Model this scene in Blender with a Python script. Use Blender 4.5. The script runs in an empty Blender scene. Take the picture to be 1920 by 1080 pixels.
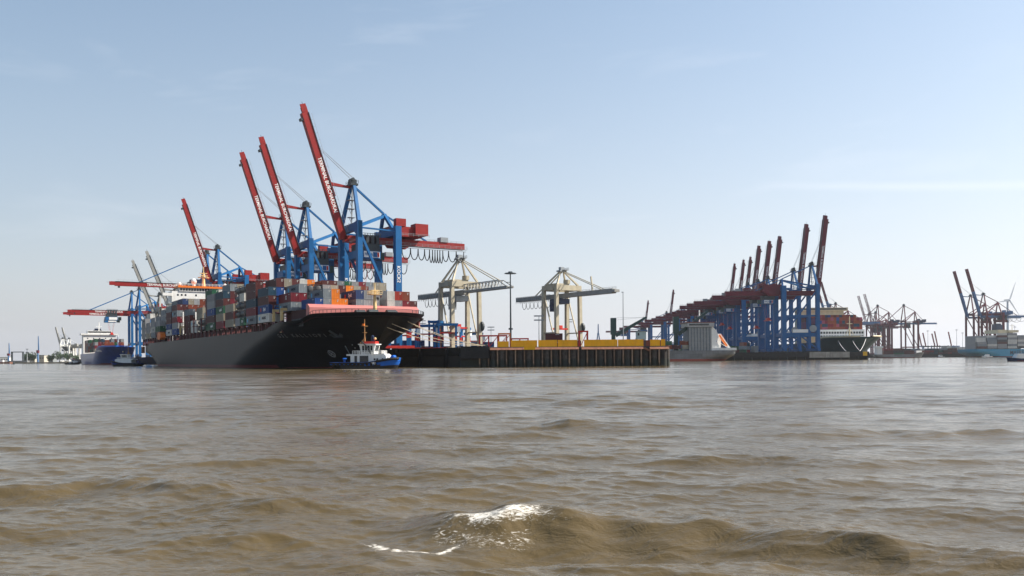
import bpy, math, random
import numpy as np
from mathutils import Vector, Matrix
SC = bpy.context.scene
COL = SC.collection
R = math.radians
random.seed(7)

# ---------------------------------------------------------------- camera, sky, sun, exposure
F_PX = 1600.0            # focal length for a 1920 px wide frame
EYE = 2.5
cam = bpy.data.cameras.new('camera')
cam.sensor_width = 36.0
cam.lens = 36.0 * F_PX / 1920.0
cam.shift_y = 132.4 / 1920.0
cam.clip_start = 0.1
cam.clip_end = 20000
cam_o = bpy.data.objects.new('camera', cam)
cam_o.location = (0, 0, EYE)
cam_o.rotation_euler = (R(90), R(0.41), 0)
COL.objects.link(cam_o)
SC.camera = cam_o

SUN_AZ, SUN_EL = R(84), R(42)      # azimuth clockwise from +Y (the view direction)
world = bpy.data.worlds.new('World')
SC.world = world
world.use_nodes = True
wn, wl = world.node_tree.nodes, world.node_tree.links
wn.clear()
w_out = wn.new('ShaderNodeOutputWorld')
w_bg = wn.new('ShaderNodeBackground')
w_bg.inputs['Strength'].default_value = 0.098
sky = wn.new('ShaderNodeTexSky')
sky.sky_type = 'NISHITA'
sky.sun_disc = False
sky.sun_elevation = SUN_EL
sky.sun_rotation = SUN_AZ
sky.altitude = 0
sky.air_density = 1.0
sky.dust_density = 1.8
sky.ozone_density = 1.0
# thin cirrus: white mixed in where stretched noise rises, over the whole sky
tc = wn.new('ShaderNodeTexCoord')
sep = wn.new('ShaderNodeSeparateXYZ')
wl.new(tc.outputs['Generated'], sep.inputs[0])
def wmath(op, a, b=None, c=None):
    n = wn.new('ShaderNodeMath'); n.operation = op
    for i, q in enumerate((a, b, c)):
        if q is None: continue
        if isinstance(q, (int, float)): n.inputs[i].default_value = q
        else: wl.new(q, n.inputs[i])
    return n.outputs[0]
zc = wmath('MAXIMUM', sep.outputs['Z'], 0.02)
comb = wn.new('ShaderNodeCombineXYZ')
el = wmath('ARCSINE', sep.outputs['Z'])
az = wmath('ARCTAN2', sep.outputs['X'], sep.outputs['Y'])
wl.new(wmath('MULTIPLY', az, 3.2), comb.inputs[0])
wl.new(wmath('ADD', wmath('MULTIPLY', el, 16.0), wmath('MULTIPLY', az, -1.2)), comb.inputs[1])
nz = wn.new('ShaderNodeTexNoise')
nz.inputs['Scale'].default_value = 1.15
nz.inputs['Detail'].default_value = 7
nz.inputs['Roughness'].default_value = 0.55
nz.inputs['Distortion'].default_value = 0.5
wl.new(comb.outputs[0], nz.inputs['Vector'])
rmp = wn.new('ShaderNodeValToRGB')
rmp.color_ramp.elements[0].position = 0.56
rmp.color_ramp.elements[0].color = (0, 0, 0, 1)
rmp.color_ramp.elements[1].position = 0.82
rmp.color_ramp.elements[1].color = (1, 1, 1, 1)
wl.new(nz.outputs['Fac'], rmp.inputs[0])
# a long drawn-out vapour trail low in the sky to the right
t_r = wmath('MULTIPLY', wmath('MAXIMUM', wmath('SUBTRACT', az, 0.30), 0.0), 0.085)
t_l = wmath('MULTIPLY', wmath('MAXIMUM', wmath('SUBTRACT', 0.30, az), 0.0), 0.17)
trail_c = wmath('SUBTRACT', wmath('SUBTRACT', 0.1895, t_r), t_l)
trail_d = wmath('ABSOLUTE', wmath('SUBTRACT', el, trail_c))
trail = wmath('MAXIMUM', wmath('SUBTRACT', 1.0, wmath('DIVIDE', trail_d, 0.0065)), 0.0)
t_in = wn.new('ShaderNodeMapRange'); t_in.inputs[1].default_value = 0.24; t_in.inputs[2].default_value = 0.42
wl.new(az, t_in.inputs[0])
trail = wmath('MULTIPLY', wmath('MULTIPLY', trail, t_in.outputs[0]), wmath('ADD', nz.outputs['Fac'], 0.1))
cl = wmath('ADD', wmath('MULTIPLY', rmp.outputs[0], 0.13), wmath('MULTIPLY', trail, 0.30))
mx = wn.new('ShaderNodeMix'); mx.data_type = 'RGBA'
wl.new(cl, mx.inputs['Factor'])
hs_ = wn.new('ShaderNodeHueSaturation'); hs_.inputs['Hue'].default_value = 0.489; hs_.inputs['Saturation'].default_value = 1.3; hs_.inputs['Value'].default_value = 1.0
wl.new(sky.outputs[0], hs_.inputs['Color'])
# low haze: pale towards the horizon, brighter on the sun's side
hz_f = wmath('MULTIPLY', wmath('EXPONENT', wmath('DIVIDE', wmath('MAXIMUM', el, 0.0), -0.38)), 0.92)
sund = wmath('COSINE', wmath('SUBTRACT', az, SUN_AZ))
hz_v = wmath('ADD', wmath('MULTIPLY', sund, 1.9), 4.85)
hz_c = wn.new('ShaderNodeCombineXYZ')
wl.new(wmath('MULTIPLY', hz_v, 0.97), hz_c.inputs[0]); wl.new(wmath('MULTIPLY', hz_v, 0.99), hz_c.inputs[1]); wl.new(wmath('MULTIPLY', hz_v, 1.06), hz_c.inputs[2])
mh = wn.new('ShaderNodeMix'); mh.data_type = 'RGBA'
wl.new(hz_f, mh.inputs['Factor']); wl.new(hs_.outputs[0], mh.inputs['A']); wl.new(hz_c.outputs[0], mh.inputs['B'])
wl.new(mh.outputs['Result'], mx.inputs['A'])
mx.inputs['B'].default_value = (7.6, 7.6, 7.8, 1)
wl.new(mx.outputs['Result'], w_bg.inputs['Color'])
wl.new(w_bg.outputs[0], w_out.inputs['Surface'])

sun = bpy.data.lights.new('sun', 'SUN')
sun.energy = 4.8
sun.angle = R(0.55)
sun.color = (1.0, 0.93, 0.82)
sun_o = bpy.data.objects.new('sun', sun)
sd = Vector((math.sin(SUN_AZ) * math.cos(SUN_EL), math.cos(SUN_AZ) * math.cos(SUN_EL), math.sin(SUN_EL)))
sun_o.rotation_euler = sd.to_track_quat('Z', 'Y').to_euler()
COL.objects.link(sun_o)

SC.view_settings.view_transform = 'Standard'
SC.view_settings.look = 'None'
SC.view_settings.exposure = 0.76
SC.view_settings.gamma = 1.0
SC.view_settings.use_curve_mapping = False
SC.render.engine = 'CYCLES'
SC.cycles.use_denoising = True
SC.cycles.max_bounces = 6
SC.cycles.volume_bounces = 1
SC.cycles.caustics_reflective = False
SC.cycles.caustics_refractive = False

# ---------------------------------------------------------------- materials
MATS = {}
def mat(name, col, rough=0.55, metal=0.0, var=0.18, scale=0.35, streak=0.0, streak_col=None, bump=0.0, rnd=0.0, coat=0.0, spec=0.28):
    """painted or weathered surface: base colour broken up by two noises, optional vertical rust streaks"""
    if name in MATS: return MATS[name]
    m = bpy.data.materials.new(name); m.use_nodes = True
    n, l = m.node_tree.nodes, m.node_tree.links
    b = n['Principled BSDF']
    b.inputs['Roughness'].default_value = rough
    b.inputs['Metallic'].default_value = metal
    b.inputs['Specular IOR Level'].default_value = spec
    if coat: b.inputs['Coat Weight'].default_value = coat
    t = n.new('ShaderNodeTexCoord')
    oi = n.new('ShaderNodeObjectInfo')
    add = n.new('ShaderNodeVectorMath'); add.operation = 'ADD'
    sc_ = n.new('ShaderNodeVectorMath'); sc_.operation = 'SCALE'; sc_.inputs[0].default_value = (37, 19, 53)
    l.new(oi.outputs['Random'], sc_.inputs['Scale'])
    l.new(t.outputs['Object'], add.inputs[0]); l.new(sc_.outputs[0], add.inputs[1])
    nz = n.new('ShaderNodeTexNoise'); nz.inputs['Scale'].default_value = scale; nz.inputs['Detail'].default_value = 6
    nz.inputs['Roughness'].default_value = 0.65
    l.new(add.outputs[0], nz.inputs['Vector'])
    mr = n.new('ShaderNodeMapRange')
    mr.inputs[1].default_value = 0.25; mr.inputs[2].default_value = 0.75
    mr.inputs[3].default_value = 1 - var; mr.inputs[4].default_value = 1 + var
    l.new(nz.outputs['Fac'], mr.inputs[0])
    hsv = n.new('ShaderNodeHueSaturation')
    hsv.inputs['Color'].default_value = (*col, 1)
    val = mr.outputs[0]
    if rnd:
        mr2 = n.new('ShaderNodeMapRange'); mr2.inputs[3].default_value = 1 - rnd; mr2.inputs[4].default_value = 1 + rnd
        l.new(oi.outputs['Random'], mr2.inputs[0])
        mu = n.new('ShaderNodeMath'); mu.operation = 'MULTIPLY'
        l.new(val, mu.inputs[0]); l.new(mr2.outputs[0], mu.inputs[1]); val = mu.outputs[0]
    l.new(val, hsv.inputs['Value'])
    out = hsv.outputs[0]
    if streak:
        mp = n.new('ShaderNodeMapping'); mp.inputs['Scale'].default_value = (1.6, 1.6, 0.12)
        l.new(add.outputs[0], mp.inputs[0])
        n2 = n.new('ShaderNodeTexNoise'); n2.inputs['Scale'].default_value = 0.9; n2.inputs['Detail'].default_value = 5
        l.new(mp.outputs[0], n2.inputs['Vector'])
        r2 = n.new('ShaderNodeMapRange'); r2.inputs[1].default_value = 0.54; r2.inputs[2].default_value = 0.72
        r2.inputs[4].default_value = streak
        l.new(n2.outputs['Fac'], r2.inputs[0])
        mix = n.new('ShaderNodeMix'); mix.data_type = 'RGBA'
        l.new(r2.outputs[0], mix.inputs['Factor']); l.new(out, mix.inputs['A'])
        mix.inputs['B'].default_value = (*(streak_col or (0.09, 0.05, 0.03)), 1)
        out = mix.outputs['Result']
    l.new(out, b.inputs['Base Color'])
    if bump:
        bp = n.new('ShaderNodeBump'); bp.inputs['Strength'].default_value = bump; bp.inputs['Distance'].default_value = 0.2
        l.new(nz.outputs['Fac'], bp.inputs['Height']); l.new(bp.outputs[0], b.inputs['Normal'])
    MATS[name] = m
    return m

M = {}
M['crane_blue'] = mat('crane blue paint', (0.001, 0.098, 0.27), 0.5, streak=0.25, streak_col=(0.02, 0.06, 0.12))
M['crane_red'] = mat('crane red paint', (0.25, 0.010, 0.008), 0.5, streak=0.3, streak_col=(0.12, 0.015, 0.012))
M['crane_red_shaded'] = mat('shaded crane red paint', (0.125, 0.006, 0.020), 0.5, streak=0.2)  # darker copy of the red: the backlit shade is put into the colour
M['crane_grey'] = mat('crane grey paint', (0.27, 0.27, 0.25), 0.5, streak=0.3, streak_col=(0.13, 0.11, 0.09))
M['crane_beige'] = mat('crane beige paint', (0.42, 0.375, 0.275), 0.55, streak=0.4, streak_col=(0.16, 0.12, 0.08))
M['steel_dark'] = mat('dark steel', (0.035, 0.045, 0.05), 0.5)
M['steel_green'] = mat('dark green steel', (0.022, 0.06, 0.055), 0.5)
M['steel_grey'] = mat('galvanised steel', (0.26, 0.28, 0.29), 0.45, metal=0.3)
M['white'] = mat('white paint', (0.76, 0.76, 0.73), 0.45, var=0.08, streak=0.25, streak_col=(0.40, 0.33, 0.26))
M['lettering'] = mat('white lettering', (0.80, 0.80, 0.78), 0.5, var=0.05)
M['letter_dark'] = mat('dark lettering', (0.02, 0.03, 0.05), 0.5, var=0.05)
M['letter_grey'] = mat('faded grey lettering', (0.20, 0.20, 0.20), 0.5, var=0.1)
M['sky_blue'] = mat('light blue paint', (0.12, 0.45, 0.68), 0.5)
M['glass'] = mat('dark window glass', (0.012, 0.018, 0.022), 0.08, var=0.1, spec=0.5)
M['black'] = mat('black rubber', (0.012, 0.012, 0.013), 0.7)
M['orange'] = mat('orange paint', (0.72, 0.17, 0.02), 0.5)
M['red'] = mat('red paint', (0.52, 0.03, 0.02), 0.5)
M['cream'] = mat('cream paint', (0.66, 0.56, 0.36), 0.5, streak=0.2, streak_col=(0.4, 0.26, 0.12))
M['mast_cream'] = mat('ochre cream mast paint', (0.72, 0.52, 0.24), 0.5)
M['yellow'] = mat('yellow barrier paint', (0.84, 0.43, 0.010), 0.55, var=0.12, streak=0.2, streak_col=(0.35, 0.16, 0.02))
M['rope'] = mat('mooring rope', (0.50, 0.42, 0.30), 0.8)
M['concrete'] = mat('weathered concrete', (0.30, 0.285, 0.25), 0.85, var=0.3, scale=0.25, streak=0.5, streak_col=(0.10, 0.09, 0.075), bump=0.3)
M['concrete_dark'] = mat('tarry dark concrete', (0.022, 0.022, 0.023), 0.8, var=0.5, scale=0.4, streak=0.6, streak_col=(0.006, 0.006, 0.007), bump=0.4)
M['asphalt'] = mat('terminal asphalt', (0.06, 0.06, 0.06), 0.9, scale=0.1)
M['pile'] = mat('rusted sheet pile', (0.055, 0.046, 0.04), 0.75, var=0.5, scale=0.9, streak=0.7, streak_col=(0.016, 0.016, 0.018), bump=0.5, rnd=0.35)
M['pile_rib_sunlit'] = mat('sunlit rusty clutch', (0.24, 0.165, 0.115), 0.8, var=0.5, scale=0.8, streak=0.5, rnd=0.3)  # rust lightened in colour to stand for the sunlit flank of each pile
M['rust_cap'] = mat('rusty capping beam', (0.26, 0.12, 0.075), 0.8, var=0.35, scale=0.8, streak=0.4, streak_col=(0.12, 0.06, 0.04))
M['hull_black'] = mat('glossy black hull paint', (0.006, 0.006, 0.008), 0.42, spec=0.12, var=0.35, scale=0.06, streak=0.35, streak_col=(0.028, 0.022, 0.018), bump=0.02)
M['boot'] = mat('dark red boot topping', (0.13, 0.012, 0.016), 0.5, var=0.3)
M['deck_brown'] = mat('brown deck paint', (0.055, 0.018, 0.02), 0.6, streak=0.3)
M['post_pink'] = mat('faded red lashing steel', (0.13, 0.045, 0.045), 0.6, streak=0.4)
M['pink'] = mat('salmon breakwater paint', (0.46, 0.165, 0.15), 0.55, var=0.1, streak=0.2, streak_col=(0.3, 0.12, 0.1))
M['hull_blue'] = mat('deep blue hull paint', (0.006, 0.030, 0.19), 0.28, var=0.2, streak=0.2, streak_col=(0.02, 0.03, 0.08))
M['tug_blue'] = mat('tug bulwark blue', (0.010, 0.115, 0.50), 0.35, var=0.12, streak=0.15, streak_col=(0.02, 0.03, 0.06))
M['tug_black'] = mat('tug black hull', (0.020, 0.020, 0.020), 0.45, var=0.4, streak=0.4, streak_col=(0.06, 0.045, 0.03))
M['teal_hull'] = mat('dark teal hull paint', (0.010, 0.055, 0.062), 0.4, var=0.15)
M['pale_blue_hull'] = mat('light blue hull paint', (0.025, 0.26, 0.42), 0.4, var=0.1)
M['hull_grey'] = mat('grey hull paint', (0.17, 0.175, 0.175), 0.45, var=0.2, streak=0.3, streak_col=(0.09, 0.08, 0.07))
M['mast_brown'] = mat('brown tug mast', (0.36, 0.19, 0.07), 0.5)
M['house_white_shaded'] = mat('shaded white house paint', (0.40, 0.40, 0.39), 0.5, streak=0.3, streak_col=(0.2, 0.18, 0.15))  # white house paint greyed: its shade is put into the colour
M['tug_white'] = mat('tug house white', (0.66, 0.67, 0.66), 0.5, var=0.12, streak=0.35, streak_col=(0.28, 0.22, 0.16))
M['navy'] = mat('navy paint', (0.016, 0.03, 0.075), 0.4)
M['bark'] = mat('bark', (0.06, 0.045, 0.03), 0.9)
M['leaf'] = mat('foliage', (0.035, 0.065, 0.022), 0.7, var=0.5, scale=0.12)
M['shore'] = mat('sandy shore', (0.26, 0.22, 0.15), 0.9, var=0.3, scale=0.03)
M['building'] = mat('pale far building', (0.45, 0.42, 0.36), 0.8)
M['roof_grey'] = mat('grey roof sheet', (0.2, 0.22, 0.23), 0.7)
M['turbine'] = mat('turbine white', (0.62, 0.64, 0.66), 0.4, var=0.03)
M['far_blue'] = mat('far blue paint', (0.05, 0.14, 0.30), 0.5)
M['foam'] = mat('wake foam', (0.62, 0.58, 0.50), 0.8, var=0.2, scale=2.0, bump=0.4)
def tweak(m, kind, **k):
    """worked-in surface history: welded plate seams, or a weed-dark tide band"""
    n, l = m.node_tree.nodes, m.node_tree.links
    b = n['Principled BSDF']; src = b.inputs['Base Color'].links[0].from_socket
    t = n.new('ShaderNodeTexCoord')
    mix = n.new('ShaderNodeMix'); mix.data_type = 'RGBA'
    if kind == 'plates':
        mp = n.new('ShaderNodeMapping'); mp.inputs['Rotation'].default_value = (R(90), 0, 0); l.new(t.outputs['Object'], mp.inputs[0])
        br = n.new('ShaderNodeTexBrick'); br.inputs['Scale'].default_value = 1.0; br.inputs['Brick Width'].default_value = 9.0; br.inputs['Row Height'].default_value = 2.4
        br.inputs['Mortar Size'].default_value = 0.05; br.inputs['Mortar Smooth'].default_value = 0.4; br.inputs['Color1'].default_value = (0.75,)*3 + (1,); br.inputs['Color2'].default_value = (1.3,)*3 + (1,); br.inputs['Mortar'].default_value = (0.5,)*3 + (1,)
        l.new(mp.outputs[0], br.inputs['Vector'])
        mix.blend_type = 'MULTIPLY'; mix.inputs['Factor'].default_value = 0.6
        l.new(src, mix.inputs['A']); l.new(br.outputs['Color'], mix.inputs['B'])
        bp = n.new('ShaderNodeBump'); bp.inputs['Strength'].default_value = 0.35; bp.inputs['Distance'].default_value = 0.05
        l.new(br.outputs['Fac'], bp.inputs['Height'])
        nz = n.new('ShaderNodeTexNoise'); nz.inputs['Scale'].default_value = 0.22; nz.inputs['Detail'].default_value = 2; l.new(t.outputs['Object'], nz.inputs['Vector'])
        b2 = n.new('ShaderNodeBump'); b2.inputs['Strength'].default_value = 0.25; b2.inputs['Distance'].default_value = 0.12
        l.new(nz.outputs['Fac'], b2.inputs['Height']); l.new(bp.outputs[0], b2.inputs['Normal']); l.new(b2.outputs[0], b.inputs['Normal'])
    else:
        sp = n.new('ShaderNodeSeparateXYZ'); l.new(t.outputs['Object'], sp.inputs[0])
        nz = n.new('ShaderNodeTexNoise'); nz.inputs['Scale'].default_value = 1.1; nz.inputs['Detail'].default_value = 5; l.new(t.outputs['Object'], nz.inputs['Vector'])
        ma = n.new('ShaderNodeMath'); ma.operation = 'MULTIPLY_ADD'; ma.inputs[1].default_value = 1.6; l.new(nz.outputs['Fac'], ma.inputs[0]); l.new(sp.outputs['Z'], ma.inputs[2])
        mr = n.new('ShaderNodeMapRange'); mr.inputs[1].default_value = k['z'] + 0.5; mr.inputs[2].default_value = k['z'] + 1.1; mr.inputs[3].default_value = 1; mr.inputs[4].default_value = 0
        l.new(ma.outputs[0], mr.inputs[0]); l.new(mr.outputs[0], mix.inputs['Factor']); l.new(src, mix.inputs['A']); mix.inputs['B'].default_value = (*k['col'], 1)
    l.new(mix.outputs['Result'], b.inputs['Base Color'])
tweak(M['hull_black'], 'plates'); tweak(M['hull_blue'], 'plates'); tweak(M['hull_grey'], 'plates'); tweak(M['teal_hull'], 'plates')
tweak(M['pile'], 'tide', z=2.2, col=(0.030, 0.036, 0.030)); tweak(M['pile_rib_sunlit'], 'tide', z=1.0, col=(0.075, 0.066, 0.05)); tweak(M['concrete_dark'], 'tide', z=1.8, col=(0.012, 0.014, 0.013))
M['yellow_bollard'] = mat('yellow marker paint', (0.75, 0.42, 0.02), 0.5)

# ---------------------------------------------------------------- mesh helpers
class MB:
    def __init__(s):
        s.v = []; s.f = []; s.mi = []; s.cur = 0
    def add(s, vs, fs):
        o = len(s.v); s.v.extend([tuple(p) for p in vs])
        for f in fs:
            s.f.append(tuple(o + i for i in f)); s.mi.append(s.cur)
        return s
    def box(s, x0, x1, y0, y1, z0, z1):
        return s.add([(x0,y0,z0),(x1,y0,z0),(x1,y1,z0),(x0,y1,z0),(x0,y0,z1),(x1,y0,z1),(x1,y1,z1),(x0,y1,z1)],
                     [(0,3,2,1),(4,5,6,7),(0,1,5,4),(1,2,6,5),(2,3,7,6),(3,0,4,7)])
    def beam(s, p0, p1, w, h, up=(0,0,1), w1=None, h1=None):
        p0, p1 = Vector(p0), Vector(p1); d = (p1 - p0).normalized(); u = Vector(up)
        if abs(d.dot(u)) > 0.98: u = Vector((1,0,0))
        sd = d.cross(u).normalized(); u = sd.cross(d).normalized()
        w1 = w if w1 is None else w1; h1 = h if h1 is None else h1
        vs = []
        for p, a, b in ((p0, w, h), (p1, w1, h1)):
            for i, j in ((-1,-1),(1,-1),(1,1),(-1,1)):
                vs.append(p + sd*(a/2*i) + u*(b/2*j))
        return s.add(vs, [(0,1,2,3),(7,6,5,4),(0,4,5,1),(1,5,6,2),(2,6,7,3),(3,7,4,0)])
    def tube(s, p0, p1, r, n=6, r1=None, cap=True):
        p0, p1 = Vector(p0), Vector(p1); d = (p1 - p0).normalized()
        u = Vector((0,0,1)) if abs(d.z) < 0.95 else Vector((1,0,0))
        a = d.cross(u).normalized(); b = a.cross(d)
        r1 = r if r1 is None else r1
        vs = []
        for p, q in ((p0, r), (p1, r1)):
            for i in range(n):
                t = 2*math.pi*i/n
                vs.append(p + a*(q*math.cos(t)) + b*(q*math.sin(t)))
        fs = [(i, (i+1) % n, n + (i+1) % n, n + i) for i in range(n)]
        if cap: fs += [tuple(range(n-1, -1, -1)), tuple(range(n, 2*n))]
        return s.add(vs, fs)
    def path(s, pts, r, n=4):
        for a, b in zip(pts[:-1], pts[1:]): s.tube(a, b, r, n, cap=False)
        return s
    def prism(s, poly, z0, z1):
        n = len(poly)
        vs = [(x, y, z0) for x, y in poly] + [(x, y, z1) for x, y in poly]
        return s.add(vs, [tuple(range(n-1, -1, -1)), tuple(range(n, 2*n))] + [(i, (i+1) % n, n + (i+1) % n, n + i) for i in range(n)])
    def prism_y(s, poly, y0, y1):                 # poly in x,z
        n = len(poly)
        vs = [(x, y0, z) for x, z in poly] + [(x, y1, z) for x, z in poly]
        return s.add(vs, [tuple(range(n)), tuple(range(2*n-1, n-1, -1))] + [((i+1) % n, i, n + i, n + (i+1) % n) for i in range(n)])
    def prism_x(s, poly, x0, x1):                 # poly in y,z
        n = len(poly)
        vs = [(x0, y, z) for y, z in poly] + [(x1, y, z) for y, z in poly]
        return s.add(vs, [tuple(range(n-1, -1, -1)), tuple(range(n, 2*n))] + [(i, (i+1) % n, n + (i+1) % n, n + i) for i in range(n)])
    def sphere(s, c, r, n=10, m=6, sx=1, sy=1, sz=1):
        vs = []; fs = []
        for j in range(m + 1):
            ph = math.pi*j/m
            for i in range(n):
                th = 2*math.pi*i/n
                vs.append((c[0]+sx*r*math.sin(ph)*math.cos(th), c[1]+sy*r*math.sin(ph)*math.sin(th), c[2]+sz*r*math.cos(ph)))
        for j in range(m):
            for i in range(n):
                fs.append((j*n+i, (j+1)*n+i, (j+1)*n+(i+1) % n, j*n+(i+1) % n))
        return s.add(vs, fs)
    def rail(s, p0, p1, h=1.0, step=2.0, r=0.05, rows=2):
        p0, p1 = Vector(p0), Vector(p1); n = max(1, int((p1-p0).length/step))
        for i in range(n+1):
            p = p0.lerp(p1, i/n); s.beam(p, p + Vector((0,0,h)), r*2, r*2)
        for k in range(rows):
            z = Vector((0,0,h*(k+1)/rows)); s.beam(p0+z, p1+z, r*2, r*2)
        return s
    def mesh(s, name, mats, smooth=False):
        me = bpy.data.meshes.new(name); me.from_pydata(s.v, [], s.f)
        for m in (mats if isinstance(mats, (list, tuple)) else [mats]): me.materials.append(m)
        if any(s.mi): me.polygons.foreach_set('material_index', s.mi)
        if smooth: me.polygons.foreach_set('use_smooth', [True]*len(s.f))
        me.update()
        return me
    def build(s, name, mats, parent=None, smooth=False):
        return link(name, s.mesh(name, mats, smooth), parent)

def link(name, me, parent=None):
    o = bpy.data.objects.new(name, me); COL.objects.link(o)
    if parent is not None: o.parent = parent
    return o
def tag(o, label=None, cat=None, group=None, kind=None):
    if label: o['label'] = label
    if cat: o['category'] = cat
    if group: o['group'] = group
    if kind: o['kind'] = kind
    return o
def thing(name, label, cat, loc=(0,0,0), rz=0.0, group=None):
    o = bpy.data.objects.new(name, None); COL.objects.link(o)
    o.location = loc; o.rotation_euler = (0, 0, rz); o.empty_display_size = 0.5
    return tag(o, label, cat, group)
def copy_tree(o, label=None, loc=None, rz=None, group=None):
    def rec(a, par):
        c = a.copy(); COL.objects.link(c); c.parent = par
        for ch in a.children: rec(ch, c)
        return c
    c = rec(o, None)
    if loc is not None: c.location = loc
    if rz is not None: c.rotation_euler = (0, 0, rz)
    if label: c['label'] = label
    if group: c['group'] = group
    return c
def structure(o): o['kind'] = 'structure'; return o

_TXT = {}
def text_mesh(s, size, m, depth=0.03, shear=0.0, bold=0.012, space=1.0):
    key = (s, size, m.name, depth, shear)
    if key in _TXT: return _TXT[key]
    cu = bpy.data.curves.new('letters', 'FONT')
    cu.body = s; cu.size = size; cu.extrude = depth; cu.offset = bold*size; cu.shear = shear; cu.space_character = space
    cu.align_x = 'CENTER'; cu.align_y = 'CENTER'; cu.resolution_u = 2
    o = bpy.data.objects.new('letters', cu); COL.objects.link(o)
    bpy.context.view_layer.update()
    me = bpy.data.meshes.new_from_object(o.evaluated_get(bpy.context.evaluated_depsgraph_get()))
    me.name = 'lettering'; me.materials.clear(); me.materials.append(m)
    bpy.data.objects.remove(o); bpy.data.curves.remove(cu)
    _TXT[key] = me
    return me
def lettering(s, size, m, parent, centre, xdir, ydir, width=None, name='lettering', shear=0.0):
    """flat raised letters centred at a point, reading along xdir, standing along ydir"""
    me = text_mesh(s, size, m, shear=shear)
    o = link(name, me, parent)
    x = Vector(xdir).normalized(); y = Vector(ydir).normalized(); z = x.cross(y).normalized(); y = z.cross(x)
    sx = 1.0
    if width:
        w = max(v.co.x for v in me.vertices) - min(v.co.x for v in me.vertices); sx = width / w
    mt = Matrix(((x.x*sx, y.x, z.x, centre[0]), (x.y*sx, y.y, z.y, centre[1]), (x.z*sx, y.z, z.z, centre[2]), (0,0,0,1)))
    o.matrix_local = mt
    return o
ORD = ['first','second','third','fourth','fifth','sixth','seventh','eighth','ninth','tenth','eleventh','twelfth','thirteenth',
       'fourteenth','fifteenth','sixteenth','seventeenth','eighteenth','nineteenth','twentieth']
def at(px, depth):
    """ground-plan point seen at picture column px when it stands that many metres away"""
    return ((px - 960.0) / F_PX * depth, depth)
# ================================================================ the setting: water, quays, shore
# ---- berth line of the long quay at the left: ship forward direction FW, quay (port) direction PT
TH = R(32.1)
FW = Vector((math.sin(TH), -math.cos(TH), 0))
PT = Vector((math.cos(TH), math.sin(TH), 0))
SHIP0 = Vector((-185.1, 478.6, 0)) - FW*3.0        # stern end of the big ship's centreline at the water
SHIP_RZ = math.atan2(FW.y, FW.x)
QZ = 5.9                                            # quay level above the water
def berth(aft, off, z=0.0):
    """point on the long quay: metres forward of the big ship's stern, metres to port of its centreline"""
    p = SHIP0 + FW*aft + PT*off
    return Vector((p.x, p.y, z))

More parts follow.
